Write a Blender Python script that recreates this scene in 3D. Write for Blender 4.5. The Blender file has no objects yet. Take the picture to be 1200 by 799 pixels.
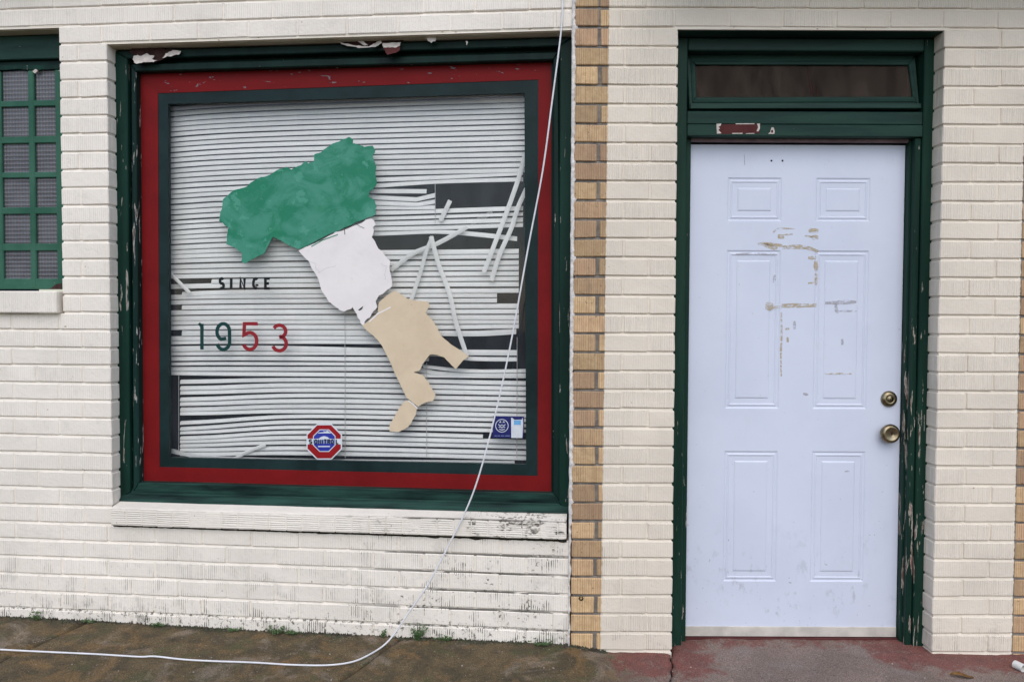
import bpy, bmesh, math, random
from mathutils import Vector, Matrix, noise

random.seed(11)
scene = bpy.context.scene
COL = scene.collection
rnd = random.uniform

# ------------------------------------------------------------------ camera
W0, H0, FPX = 1200.0, 799.0, 968.0
CAM = Vector((0.0, -3.5, 1.45))
PITCH, ROLL = math.atan((399.5 - 368.0) / FPX), 0.0041
RCAM = Matrix.Rotation(math.pi / 2 - PITCH, 3, 'X') @ Matrix.Rotation(ROLL, 3, 'Z')
cd = bpy.data.cameras.new('camera')
cd.sensor_width = 36.0
cd.lens = 36.0 * FPX / W0
cd.clip_start, cd.clip_end = 0.05, 500.0
cam = bpy.data.objects.new('camera', cd)
cam.matrix_world = Matrix.Translation(CAM) @ RCAM.to_4x4()
COL.objects.link(cam)
scene.camera = cam

# ------------------------------------------------------------------ sky, sun, exposure
SUN_EL, SUN_AZ = math.radians(50), math.radians(0)      # azimuth from the street direction, towards the left
world = bpy.data.worlds.new('World')
scene.world = world
world.use_nodes = True
wn = world.node_tree
bgn = wn.nodes['Background']
sky = wn.nodes.new('ShaderNodeTexSky')
sky.sky_type = 'NISHITA'
sky.sun_disc = False
sky.sun_elevation = SUN_EL
sky.sun_rotation = math.pi - SUN_AZ
sky.air_density, sky.dust_density, sky.ozone_density = 1.0, 1.6, 1.0
wn.links.new(sky.outputs[0], bgn.inputs['Color'])
bgn.inputs['Strength'].default_value = 0.14
sl = bpy.data.lights.new('sun', 'SUN')
sl.energy, sl.angle, sl.color = 1.0, math.radians(75), (1.0, 0.965, 0.92)
sun = bpy.data.objects.new('sun', sl)
sd = Vector((math.sin(SUN_AZ) * math.cos(SUN_EL), -math.cos(SUN_AZ) * math.cos(SUN_EL), math.sin(SUN_EL)))
sun.rotation_euler = sd.to_track_quat('Z', 'Y').to_euler()
COL.objects.link(sun)
scene.view_settings.view_transform = 'Standard'
scene.view_settings.look = 'None'
scene.view_settings.exposure = 0.50
scene.view_settings.gamma = 1.0
try:
    scene.cycles.use_denoising = True
    scene.cycles.max_bounces = 8
    scene.cycles.transparent_max_bounces = 12
except Exception:
    pass

# ------------------------------------------------------------------ frames of reference (metres)
# Right wall: face on y = 0. Left wall: swings back by THETA to the left of the joint.
THETA = math.atan(0.102)
XJ = 0.252
FR = Matrix.Identity(4)
FL = Matrix.Translation((XJ, 0.012, 0)) @ Matrix.Rotation(-THETA, 4, 'Z')
_inv = {id(FR): FR.inverted(), id(FL): FL.inverted()}


def ray(px, py):
    return (RCAM @ Vector(((px - W0 / 2) / FPX, -(py - H0 / 2) / FPX, -1))).normalized()


def at(F, px, py, d):
    """photo pixel -> (u, z) on the plane d metres behind the wall face of frame F"""
    I = _inv[id(F)]
    c = I @ CAM
    r = I.to_3x3() @ ray(px, py)
    t = (d - c.y) / r.y
    p = c + r * t
    return p.x, p.z


def ground_at(px, py, z=0.0):
    r = ray(px, py)
    t = (z - CAM.z) / r.z
    p = CAM + r * t
    return p.x, p.y


HC = 22.1 / 276.0                                  # one brick course
ZB = at(FR, 750, 742.5, 0)[1] - 10 * HC            # course joints sit at ZB + k*HC
MODL = 0.2246                                      # brick + joint, along the wall

# ------------------------------------------------------------------ node helpers


class S:
    nt = None

    def __init__(s, v): s.v = v

    @staticmethod
    def m(op, *a, clamp=False):
        n = S.nt.nodes.new('ShaderNodeMath'); n.operation = op; n.use_clamp = clamp
        for i, x in enumerate(a):
            x = x.v if isinstance(x, S) else x
            if isinstance(x, (int, float)): n.inputs[i].default_value = x
            else: S.nt.links.new(x, n.inputs[i])
        return S(n.outputs[0])

    def __add__(s, o): return S.m('ADD', s, o)
    __radd__ = __add__
    def __sub__(s, o): return S.m('SUBTRACT', s, o)
    def __rsub__(s, o): return S.m('SUBTRACT', o, s)
    def __mul__(s, o): return S.m('MULTIPLY', s, o)
    __rmul__ = __mul__

    def ss(s, a, b):
        n = S.nt.nodes.new('ShaderNodeMapRange'); n.interpolation_type = 'SMOOTHSTEP'
        S.nt.links.new(s.v, n.inputs[0])
        if a < b: n.inputs[1].default_value, n.inputs[2].default_value, n.inputs[3].default_value, n.inputs[4].default_value = a, b, 0, 1
        else: n.inputs[1].default_value, n.inputs[2].default_value, n.inputs[3].default_value, n.inputs[4].default_value = b, a, 1, 0
        return S(n.outputs[0])


def mx(a, b): return S.m('MAXIMUM', a, b)
def sat(a): return S.m('ADD', a, 0.0, clamp=True)


def new_mat(name, rough=0.7):
    m = bpy.data.materials.new(name); m.use_nodes = True
    S.nt = m.node_tree
    b = m.node_tree.nodes['Principled BSDF']
    b.inputs['Roughness'].default_value = rough
    return m, b


def vec(space='world', scale=(1, 1, 1)):
    if space == 'world':
        n = S.nt.nodes.new('ShaderNodeNewGeometry'); o = n.outputs['Position']
    else:
        n = S.nt.nodes.new('ShaderNodeTexCoord'); o = n.outputs['Object']
    if scale != (1, 1, 1):
        v = S.nt.nodes.new('ShaderNodeVectorMath'); v.operation = 'MULTIPLY'
        S.nt.links.new(o, v.inputs[0]); v.inputs[1].default_value = scale; o = v.outputs[0]
    return o


def xyz(space='world'):
    n = S.nt.nodes.new('ShaderNodeSeparateXYZ')
    S.nt.links.new(vec(space), n.inputs[0])
    return S(n.outputs[0]), S(n.outputs[1]), S(n.outputs[2])


def noi(scale, detail=4, rough=0.55, v=None, dist=0.0, space='world', stretch=(1, 1, 1)):
    n = S.nt.nodes.new('ShaderNodeTexNoise')
    n.inputs['Scale'].default_value = scale; n.inputs['Detail'].default_value = detail
    n.inputs['Roughness'].default_value = rough; n.inputs['Distortion'].default_value = dist
    S.nt.links.new(v or vec(space, stretch), n.inputs['Vector'])
    return S(n.outputs['Fac'])


def vor(scale, feature='F1', space='world', stretch=(1, 1, 1)):
    n = S.nt.nodes.new('ShaderNodeTexVoronoi'); n.feature = feature
    n.inputs['Scale'].default_value = scale
    S.nt.links.new(vec(space, stretch), n.inputs['Vector'])
    return S(n.outputs['Distance'])


def mixc(f, a, b):
    n = S.nt.nodes.new('ShaderNodeMix'); n.data_type = 'RGBA'
    if isinstance(f, S): S.nt.links.new(f.v, n.inputs[0])
    else: n.inputs[0].default_value = f
    for i, x in ((6, a), (7, b)):
        if isinstance(x, S): S.nt.links.new(x.v, n.inputs[i])
        else: n.inputs[i].default_value = (*x, 1)
    return S(n.outputs[2])


def gain(c, f):
    """scale a colour by a scalar"""
    n = S.nt.nodes.new('ShaderNodeVectorMath'); n.operation = 'SCALE'
    S.nt.links.new(c.v, n.inputs[0]); S.nt.links.new(f.v, n.inputs['Scale'])
    return S(n.outputs[0])


def rand():
    n = S.nt.nodes.new('ShaderNodeObjectInfo'); return S(n.outputs['Random'])


def bump(b, h, dist=0.002, strength=0.6):
    n = S.nt.nodes.new('ShaderNodeBump')
    n.inputs['Distance'].default_value = dist; n.inputs['Strength'].default_value = strength
    S.nt.links.new(h.v, n.inputs['Height']); S.nt.links.new(n.outputs[0], b.inputs['Normal'])


def setc(b, c):
    if isinstance(c, S): S.nt.links.new(c.v, b.inputs['Base Color'])
    else: b.inputs['Base Color'].default_value = (*c, 1)


def setr(b, r): S.nt.links.new(r.v, b.inputs['Roughness'])


M = {}


def band(x, a, b, e):
    return x.ss(a - e, a + e) * x.ss(b + e, b - e)


def painted_brick(name, yellow_masks=False, is_mortar=False, flat=False, ca=(0.84, 0.775, 0.685), cb=(0.765, 0.705, 0.62), rugk=1.0):
    m, b = new_mat(name, 0.75)
    x, y, z = xyz()
    r = rand()
    wv = S.nt.nodes.new('ShaderNodeTexWave'); wv.inputs['Scale'].default_value = 33.0
    wv.inputs['Distortion'].default_value = 3.2; wv.inputs['Detail'].default_value = 2.0; wv.inputs['Detail Scale'].default_value = 1.4
    S.nt.links.new(vec('world', (0.035, 1, 1) if flat else (1, 1, 0.035)), wv.inputs['Vector'])
    if flat: wv.bands_direction = 'Z'
    rug = S(wv.outputs['Fac']) * 0.42 + noi(1.0, 2, 0.65, v=vec('world', (5, 40, 165) if flat else (165, 40, 3.5))) * 0.55
    fine = noi(75, 4, 0.6)
    big = noi(3.2, 4, 0.6)
    mid = noi(16, 5, 0.6)
    amt = r.ss(0.12, 0.7) * 0.85 + 0.15
    paint = mixc(big.ss(0.35, 0.68), ca, cb)
    paint = mixc(mid.ss(0.56, 0.76) * 0.35, paint, (0.60, 0.565, 0.50))
    paint = gain(paint, r * 0.07 + 0.95)
    if not is_mortar: paint = mixc(rug.ss(0.46, 0.22) * amt * (0.36 * rugk), paint, (0.47, 0.44, 0.385))
    # mildew: near the pavement and below the right end of the window
    low = (z.ss(0.55, 0.02) * 0.50 + (z + noi(7, 4) * 0.06).ss(0.17, 0.07) * 0.75) * (x.ss(0.42, 0.25) * 0.75 + 0.25)
    spot = band(x, -0.55, 0.30, 0.30) * band(z, 0.10, 0.62, 0.10) * noi(6, 4, 0.6).ss(0.40, 0.62)
    spot2 = band(x, -0.10, 0.255, 0.10) * band(z, 0.47, 0.60, 0.03) * noi(15, 4, 0.6, stretch=(.5, 1, 1)).ss(0.46, 0.60)
    mask = sat(low + spot * 1.0 + spot2 * 1.35)
    speck = noi(62, 6, 0.68, stretch=(.45, 1, 1.3) if flat else (1, 1, 1))
    mold = sat((speck + mask * (0.22 if is_mortar else (0.235 if flat else 0.135)) - 0.70) * 10.0)
    streak = (rug.ss(0.46, 0.26)) * noi(14, 3).ss(0.50, 0.62) * mask * (0.0 if is_mortar else 1.35)
    grime = noi(9, 6, 0.7).ss(0.54, 0.72) * (mask * 0.45 + 0.13)
    paint = mixc(grime, paint, (0.36, 0.34, 0.29))
    paint = mixc(sat(mold * 0.9 + streak), paint, (0.075, 0.066, 0.050))
    chip = noi(26, 5, 0.6).ss(0.735, 0.76) * (0.75 + mask * 0.5) + noi(48, 3, 0.5).ss(0.735, 0.76) * 0.7
    paint = mixc(sat(chip), paint, (0.27, 0.17, 0.10))
    if is_mortar:
        wide = band(x, -0.62, 0.30, 0.28) * band(z, 0.06, 0.62, 0.08)
        ph = S.m('FRACT', (z - (ZB - 0.002)) * (1 / HC)).ss(0.125, 0.09)
        jl = (noi(4.5, 5, 0.65, stretch=(1, 1, 7)) + wide * 0.16).ss(0.50, 0.60) * wide * ph
        paint = mixc(sat(jl * 0.9), paint, (0.045, 0.040, 0.030))
    col = paint
    h = rug * amt * rugk + fine * 0.5 + mid * 0.6 - mold * 0.3
    if is_mortar:
        h = fine * 0.6 + mid * 1.2
    if yellow_masks:
        edge = noi(40, 4) * 0.012 - 0.006
        xl = x + edge - (z - 1.2) * 0.006
        ylw = mx(xl.ss(0.3945, 0.3895), (x + edge).ss(2.150, 2.154))
        drip = noi(130, 4, 0.6).ss(0.66, 0.7) * 0.8
        if is_mortar:
            yc = mixc(noi(30, 5).ss(0.35, 0.7), (0.125, 0.112, 0.10), (0.22, 0.19, 0.155))
        else:
            yc = mixc(noi(30, 5, 0.65).ss(0.3, 0.72), (0.50, 0.325, 0.165), (0.64, 0.45, 0.245))
            yc = mixc(r.ss(0.3, 1.0) * 0.6, yc, (0.52, 0.315, 0.20))
            yc = gain(yc, S.m('FRACT', r * 7.3) * 0.48 + 0.66)
            yc = mixc(rug.ss(0.48, 0.20) * 0.55, yc, (0.20, 0.125, 0.075))
            yc = mixc(noi(11, 6, 0.7, stretch=(1.6, 1, .5)).ss(0.50, 0.70) * 0.55, yc, (0.26, 0.175, 0.115))
            yc = mixc(noi(55, 5, 0.65).ss(0.61, 0.70) * 0.8, yc, (0.12, 0.075, 0.045))
        yc = mixc(drip * noi(12, 2).ss(0.56, 0.62), yc, (0.70, 0.66, 0.60))
        col = mixc(ylw, paint, yc)
    setc(b, col)
    bump(b, h, 0.005, 0.7)
    return m


M['brick'] = painted_brick('painted_brick', rugk=0.62)
M['sillbrick'] = painted_brick('painted_sill_brick', flat=True, rugk=1.1)
M['mortar'] = painted_brick('painted_mortar', is_mortar=True)
M['pier'] = painted_brick('part_painted_brick', yellow_masks=True, rugk=0.95, ca=(0.765, 0.685, 0.57), cb=(0.69, 0.618, 0.515))
M['piermortar'] = painted_brick('part_painted_mortar', yellow_masks=True, is_mortar=True, ca=(0.765, 0.685, 0.57), cb=(0.69, 0.618, 0.515))


def painted_wood(name, c1, c2, chip=0.70, under=(0.62, 0.58, 0.52), wood=(0.16, 0.10, 0.07), stretch=(1, 1, .12), rough=0.42, low_chip=None, grain=(1, 1, .05), spec=0.11):
    m, b = new_mat(name, rough)
    x, y, z = xyz()
    n1 = noi(9, 5, 0.6, stretch=stretch)
    col = mixc(n1.ss(0.3, 0.7), c1, c2)
    ch = noi(48, 6, 0.6, stretch=stretch, dist=0.4)
    thr = ch
    if low_chip:
        # worn side: more paint is missing along the lock edge and at the foot
        thr = ch + low_chip(x, z)
    f = thr.ss(chip - 0.004, chip + 0.012)
    f2 = thr.ss(chip + 0.035, chip + 0.05)
    col = mixc(f, col, under)
    col = mixc(f2, col, wood)
    setc(b, col)
    gr = noi(160, 4, 0.6, stretch=grain)
    bump(b, gr * 0.35 + noi(26, 4) * 0.7 - f * 1.2, 0.0022, 0.55)
    setr(b, f * 0.35 + n1 * 0.25 + (rough - 0.1))
    b.inputs['Specular IOR Level'].default_value = spec
    return m


GREEN = ((0.004, 0.018, 0.013), (0.009, 0.040, 0.028))
M['green'] = painted_wood('green_painted_wood', (0.003, 0.013, 0.011), (0.008, 0.030, 0.023), 0.69)
M['green_worn'] = painted_wood('worn_green_painted_wood', *GREEN, 0.635, under=(0.34, 0.32, 0.29))
M['green_head'] = painted_wood('green_painted_head', (0.010, 0.030, 0.024), (0.020, 0.053, 0.040), 0.725, stretch=(.25, 1, 2.2), grain=(.05, 1, 1))
M['green_sill'] = painted_wood('green_painted_sill', (0.004, 0.012, 0.012), (0.020, 0.060, 0.047), 0.70, under=(0.10, 0.07, 0.075), wood=(0.05, 0.03, 0.03), stretch=(.22, 2.5, 3.4), grain=(.05, 1, 1))
M['green_jamb'] = painted_wood('chipped_green_jamb', (0.006, 0.024, 0.017), (0.013, 0.044, 0.029), 0.69, under=(0.44, 0.39, 0.34), wood=(0.17, 0.09, 0.07), stretch=(1.6, 1, .14),
                               low_chip=lambda x, z: z.ss(1.75, 0.2) * 0.035 + z.ss(0.35, 0.0) * 0.05 + band(x, 1.70, 1.80, 0.02) * band(z, 0.3, 1.45, 0.2) * 0.085)
M['red'] = painted_wood('red_painted_wood', (0.145, 0.006, 0.007), (0.185, 0.008, 0.009), 0.755, under=(0.33, 0.27, 0.26), wood=(0.2, 0.17, 0.16), stretch=(.6, 1, .6), rough=0.5)
M['red_worn'] = painted_wood('scraped_red_head', (0.145, 0.006, 0.007), (0.185, 0.008, 0.009), 0.65, under=(0.20, 0.20, 0.215), wood=(0.16, 0.14, 0.14), stretch=(.35, 1, .9), rough=0.5)
M['green_flaked'] = painted_wood('flaked_green_stop', (0.004, 0.016, 0.014), (0.009, 0.034, 0.028), 0.60, under=(0.42, 0.40, 0.38), wood=(0.10, 0.07, 0.06), stretch=(1.5, 1, .16))
M['slate'] = painted_wood('slate_green_painted_wood', (0.008, 0.018, 0.019), (0.014, 0.031, 0.032), 0.80, stretch=(.6, 1, .6), rough=0.36)
M['steelgreen'] = painted_wood('green_painted_steel', (0.026, 0.092, 0.060), (0.048, 0.135, 0.092), 0.70, under=(0.40, 0.42, 0.38), wood=(0.06, 0.035, 0.02), stretch=(.5, 1, .5))


def simple(name, col, rough=0.6, metal=0.0, var=0.12, sc=30, bmp=0.0):
    m, b = new_mat(name, rough)
    c = mixc(noi(sc, 4).ss(0.3, 0.7), col, tuple(v * (1 - var) for v in col))
    setc(b, c)
    b.inputs['Metallic'].default_value = metal
    b.inputs['Specular IOR Level'].default_value = 0.5 if metal else 0.2
    if bmp: bump(b, noi(sc * 4, 4), bmp, 0.5)
    return m


def door_paint():
    m, b = new_mat('door_paint', 0.38)
    x, y, z = xyz()
    big = noi(2.2, 5, 0.6)
    col = mixc(big.ss(0.35, 0.7), (0.625, 0.665, 0.775), (0.58, 0.62, 0.73))
    scuff = noi(1.0, 5, 0.65, v=vec('world', (34, 34, 20))).ss(0.53, 0.66) * z.ss(0.62, 0.16) * noi(5, 3).ss(0.42, 0.6)
    col = mixc(scuff * 0.42, col, (0.30, 0.30, 0.32))
    sp = noi(58, 4, 0.55).ss(0.70, 0.74) * (z.ss(0.9, 0.2) * 0.6 + 0.25)
    col = mixc(sat(sp), col, (0.22, 0.21, 0.22))
    yel = noi(7, 5, 0.7).ss(0.58, 0.78) * 0.10
    col = mixc(yel, col, (0.50, 0.44, 0.33))
    setc(b, col)
    setr(b, big * 0.2 + 0.32)
    bump(b, noi(120, 3) * 0.4 + noi(9, 3) * 1.2, 0.0012, 0.35)
    return m


M['door'] = door_paint()
M['sweep'] = simple('door_sweep_vinyl', (0.60, 0.56, 0.50), 0.6, var=0.25, sc=12)
M['brass'] = simple('tarnished_brass', (0.33, 0.27, 0.17), 0.30, 1.0, 0.5, 40)
M['dark'] = simple('dark_hole', (0.012, 0.012, 0.014), 0.8)
M['cable'] = simple('white_cable', (0.74, 0.74, 0.76), 0.45)
M['lintel'] = painted_wood('painted_steel_lintel', (0.76, 0.70, 0.60), (0.68, 0.62, 0.51), 0.66, under=(0.30, 0.16, 0.07), wood=(0.10, 0.045, 0.03), stretch=(.4, 1, 1), rough=0.7)
M['soffit'] = painted_wood('dirty_soffit', (0.56, 0.50, 0.39), (0.44, 0.37, 0.26), 0.66, under=(0.55, 0.52, 0.46), wood=(0.05, 0.022, 0.022), stretch=(.35, 1, 1), rough=0.8)
M['flake'] = simple('peeled_paint', (0.64, 0.58, 0.53), 0.7, var=0.3, sc=40)
M['flakegrey'] = simple('grey_crack', (0.60, 0.59, 0.60), 0.8)
M['rawbrown'] = simple('bare_rotten_wood', (0.060, 0.028, 0.026), 0.85, var=0.5, sc=40, bmp=0.004)
M['caulk'] = simple('white_caulk', (0.80, 0.76, 0.72), 0.7, var=0.35, sc=45, bmp=0.006)
M['blackpaint'] = simple('black_lettering', (0.010, 0.013, 0.014), 0.45)
M['greenletter'] = simple('dark_green_lettering', (0.006, 0.045, 0.042), 0.45)
M['redletter'] = simple('red_lettering', (0.27, 0.018, 0.026), 0.45)
M['signred'] = simple('sticker_red', (0.30, 0.012, 0.016), 0.35)
M['signblue'] = simple('sticker_blue', (0.030, 0.045, 0.33), 0.35)
M['signnavy'] = simple('sticker_navy', (0.018, 0.022, 0.13), 0.35)
M['signwhite'] = simple('sticker_white', (0.66, 0.70, 0.74), 0.4)
M['signsky'] = simple('sticker_light_blue', (0.16, 0.40, 0.70), 0.4)
M['signband'] = simple('sticker_pale_band', (0.22, 0.28, 0.56), 0.4)
M['signgrey'] = simple('sticker_print_grey', (0.26, 0.32, 0.52), 0.4)
M['pvc'] = simple('white_pvc', (0.70, 0.70, 0.66), 0.4)
M['leaf'] = simple('dry_leaf', (0.20, 0.105, 0.035), 0.8, var=0.5, sc=60)
M['cord'] = simple('ladder_cord', (0.55, 0.54, 0.52), 0.8)
M['stone'] = simple('pale_grit', (0.46, 0.42, 0.37), 0.9, var=0.8, sc=16)
M['scar'] = painted_wood('bare_number_scar', (0.075, 0.022, 0.022), (0.10, 0.034, 0.032), 0.85, rough=0.8)
M['pink'] = simple('faded_pink_weatherstrip', (0.26, 0.185, 0.20), 0.6, var=0.4, sc=14)
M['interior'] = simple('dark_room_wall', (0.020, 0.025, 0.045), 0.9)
M['sillshadow'] = simple('sill_shadow_and_mildew', (0.040, 0.034, 0.024), 0.95, var=0.6, sc=70)  # near black: holds the shade under the sill as well as mildew
M['canopy'] = simple('canopy_board', (0.10, 0.09, 0.08), 0.8)


def blind_mat():
    m, b = new_mat('blind_vinyl', 0.42)
    r = rand()
    c = mixc(noi(5, 4, stretch=(.5, 1, 3)).ss(0.35, 0.75), (0.80, 0.79, 0.76), (0.71, 0.70, 0.67))
    dust = noi(30, 5, 0.65, stretch=(.3, 1, 1)).ss(0.56, 0.75) * 0.25
    c = mixc(dust, c, (0.46, 0.44, 0.41))
    setc(b, gain(c, r * 0.10 + 0.92))
    return m


M['slat'] = blind_mat()


def boot_green():
    m, b = new_mat('weathered_green_film', 0.33)
    n1, n2, n3 = noi(14, 6, 0.65), noi(45, 5, 0.6), noi(7, 4, 0.6)
    n4 = noi(6, 6, 0.6, dist=1.2, stretch=(1, 1, 1.3))
    c = mixc(n4.ss(0.40, 0.62), (0.011, 0.185, 0.100), (0.050, 0.250, 0.170))
    c = mixc(n3.ss(0.55, 0.70) * 0.8, c, (0.005, 0.19, 0.075))
    c = mixc(n1.ss(0.57, 0.61) * 0.75, c, (0.075, 0.30, 0.215))
    c = mixc(n2.ss(0.66, 0.74) * 0.3, c, (0.13, 0.37, 0.29))
    ringv = vor(9)
    c = mixc(band(ringv, 0.10, 0.14, 0.015) * noi(5, 1).ss(0.5, 0.6) * 0.5, c, (0.03, 0.26, 0.16))
    b.inputs['Specular IOR Level'].default_value = 0.25
    setc(b, c); bump(b, n1 + n2 * 0.5, 0.003, 0.5)
    return m


def boot_flat(name, a, c2, dark):
    m, b = new_mat(name, 0.6)
    n1, n2 = noi(9, 5, 0.6), noi(60, 5, 0.62)
    c = mixc(n1.ss(0.35, 0.7), a, c2)
    c = mixc(n2.ss(0.66, 0.74) * 0.5, c, dark)
    setc(b, c); bump(b, n1 * 1.5 + n2 * 0.4, 0.003, 0.5)
    return m


M['bootgreen'] = boot_green()
M['bootwhite'] = boot_flat('white_film', (0.80, 0.752, 0.732), (0.75, 0.705, 0.69), (0.52, 0.52, 0.55))
M['boottan'] = boot_flat('tan_film', (0.66, 0.535, 0.375), (0.60, 0.48, 0.33), (0.38, 0.26, 0.19))


def glass(name, tint, haze=0.06, haze_col=(0.30, 0.33, 0.36), f0=0.016, grough=0.03):
    m = bpy.data.materials.new(name); m.use_nodes = True
    nt = m.node_tree; S.nt = nt
    nt.nodes.remove(nt.nodes['Principled BSDF'])
    out = nt.nodes['Material Output']
    tr = nt.nodes.new('ShaderNodeBsdfTransparent'); tr.inputs[0].default_value = (*tint, 1)
    gl = nt.nodes.new('ShaderNodeBsdfGlossy'); gl.inputs['Roughness'].default_value = 0.03
    df = nt.nodes.new('ShaderNodeBsdfDiffuse'); df.inputs[0].default_value = (*haze_col, 1)
    lw = nt.nodes.new('ShaderNodeLayerWeight'); lw.inputs[0].default_value = 0.5
    fr = S.m('POWER', S(lw.outputs['Facing']), 4.0) * (0.9 if f0 > .01 else 0.25) + f0
    gl.inputs['Roughness'].default_value = grough
    m1 = nt.nodes.new('ShaderNodeMixShader'); m2 = nt.nodes.new('ShaderNodeMixShader')
    hz = noi(9, 6, 0.68, stretch=(1, 1, .35)).ss(0.3, 0.75) * haze + haze * 0.35
    nt.links.new(hz.v, m1.inputs[0]); nt.links.new(tr.outputs[0], m1.inputs[1]); nt.links.new(df.outputs[0], m1.inputs[2])
    nt.links.new(fr.v, m2.inputs[0]); nt.links.new(m1.outputs[0], m2.inputs[1]); nt.links.new(gl.outputs[0], m2.inputs[2])
    nt.links.new(m2.outputs[0], out.inputs[0])
    return m


M['glass'] = glass('shop_glass', (0.975, 0.98, 0.98), 0.045)
M['transomglass'] = glass('dirty_transom_glass', (0.50, 0.44, 0.40), 0.40, (0.105, 0.078, 0.060), 0.003, 0.3)


def wired_glass():
    m, b = new_mat('obscured_wired_glass', 0.28)
    x, y, z = xyz('world')
    gx = S.m('PINGPONG', x, 0.0075) * (1 / 0.0075)
    gz = S.m('PINGPONG', z, 0.0095) * (1 / 0.0095)
    n1 = noi(7, 4, 0.6)
    c = mixc(n1.ss(0.3, 0.7), (0.060, 0.058, 0.066), (0.10, 0.098, 0.108))
    c = mixc(gx.ss(0.55, 0.9) * 0.22, c, (0.03, 0.028, 0.034))
    c = mixc(gz.ss(0.5, 0.9) * 0.6, c, (0.19, 0.188, 0.20))
    setc(b, c); bump(b, gx + gz + noi(160, 2), 0.002, 0.5)
    return m


M['wired'] = wired_glass()


def residue_mat():
    m, b = new_mat('tape_residue', 0.7)
    n1 = noi(1.0, 5, 0.65, v=vec('world', (40, 40, 130)))
    n2 = noi(90, 4, 0.6)
    c = mixc(n2.ss(0.35, 0.65), (0.56, 0.46, 0.27), (0.44, 0.34, 0.20))
    setc(b, c)
    S.nt.links.new((n1.ss(0.34, 0.60) * n2.ss(0.25, 0.45) * 0.75).v, b.inputs['Alpha'])
    return m


M['residue'] = residue_mat()
M['greyresidue'] = residue_mat()
_b = M['greyresidue'].node_tree.nodes['Principled BSDF']
for _l in list(_b.inputs['Base Color'].links): M['greyresidue'].node_tree.links.remove(_l)
_b.inputs['Base Color'].default_value = (0.45, 0.43, 0.45, 1)


def paving():
    m, b = new_mat('mossy_concrete', 0.85)
    x, y, z = xyz()
    n1, n2, n3, n4 = noi(2.6, 6, 0.65), noi(11, 6, 0.68), noi(70, 6, 0.7), noi(5.5, 6, 0.7, dist=0.6)
    moss = mixc(n2.ss(0.3, 0.7), (0.140, 0.096, 0.042), (0.052, 0.040, 0.018))
    moss = mixc(n4.ss(0.50, 0.66) * 0.75, moss, (0.20, 0.115, 0.040))
    moss = mixc(noi(8, 5, 0.65).ss(0.54, 0.66) * 0.7, moss, (0.070, 0.072, 0.024))
    bare = mixc(n2.ss(0.35, 0.7), (0.27, 0.21, 0.155), (0.19, 0.145, 0.105))
    bf = noi(4.2, 6, 0.7, dist=0.5).ss(0.52, 0.66)
    left = mixc(bf * 0.75, moss, bare)
    step = mixc(n1.ss(0.35, 0.65), (0.25, 0.185, 0.150), (0.185, 0.135, 0.108))
    step = mixc(n4.ss(0.5, 0.7) * 0.5, step, (0.27, 0.225, 0.205))
    e = n2 * 0.25 - 0.12
    c = mixc((x + e).ss(0.30, 0.62), left, step)
    # worn red floor paint: by the pier and by the right reveal
    nr = noi(13, 7, 0.72)
    rm = mx(band(x + e, 0.42, 0.86, 0.10) * y.ss(-0.42, -0.10), band(x + e, 1.52, 2.5, 0.16) * (y + x * 0.10).ss(-0.12, 0.12))
    rm = mx(rm, band(x, 0.66, 1.85, 0.03) * y.ss(-0.02, 0.10) * 0.62)
    redf = (nr + rm * 0.40 + noi(60, 5, 0.7) * 0.22 - 0.11).ss(0.66, 0.86) * (rm.ss(0.02, 0.2))
    c = mixc(redf * 0.80, c, mixc(n2.ss(0.3, 0.7), (0.225, 0.058, 0.045), (0.15, 0.043, 0.034)))
    c = mixc(n3.ss(0.56, 0.70) * 0.75, c, (0.030, 0.025, 0.017))
    n5 = noi(210, 4, 0.75)
    c = gain(c, n5.ss(0.32, 0.70) * 1.25 + 0.42)
    c = mixc(noi(85, 3, 0.6).ss(0.67, 0.71) * 0.7, c, (0.42, 0.38, 0.33))
    c = mixc(noi(130, 3, 0.6).ss(0.68, 0.72) * 0.8, c, (0.022, 0.018, 0.013))
    setc(b, c)
    bump(b, n3 * 1.4 + n2 * 1.6 + noi(240, 3) * 0.7, 0.007, 0.9)
    return m


M['paving'] = paving()
M['ground'] = simple('street_ground', (0.09, 0.085, 0.08), 0.9, var=0.4, sc=3)
M['gap'] = simple('joint_soil', (0.030, 0.025, 0.018), 0.95, var=0.5, sc=60)


def leafmat(name, a, c2):
    m, b = new_mat(name, 0.6)
    setc(b, mixc(noi(35, 3).ss(0.35, 0.65), a, c2)); return m


M['weed'] = leafmat('weed_green', (0.050, 0.105, 0.030), (0.085, 0.135, 0.045))
M['moss'] = leafmat('dark_moss', (0.050, 0.054, 0.024), (0.036, 0.029, 0.018))

# ------------------------------------------------------------------ object helpers


def thing(name, label, cat, F, base, group=None, kind=None):
    o = bpy.data.objects.new(name, None); COL.objects.link(o)
    o.empty_display_size = 0.1
    o.matrix_world = F @ Matrix.Translation(base)
    if label: o['label'] = label
    if cat: o['category'] = cat
    if group: o['group'] = group
    if kind: o['kind'] = kind
    o['_b'] = tuple(base)
    return o


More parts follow.
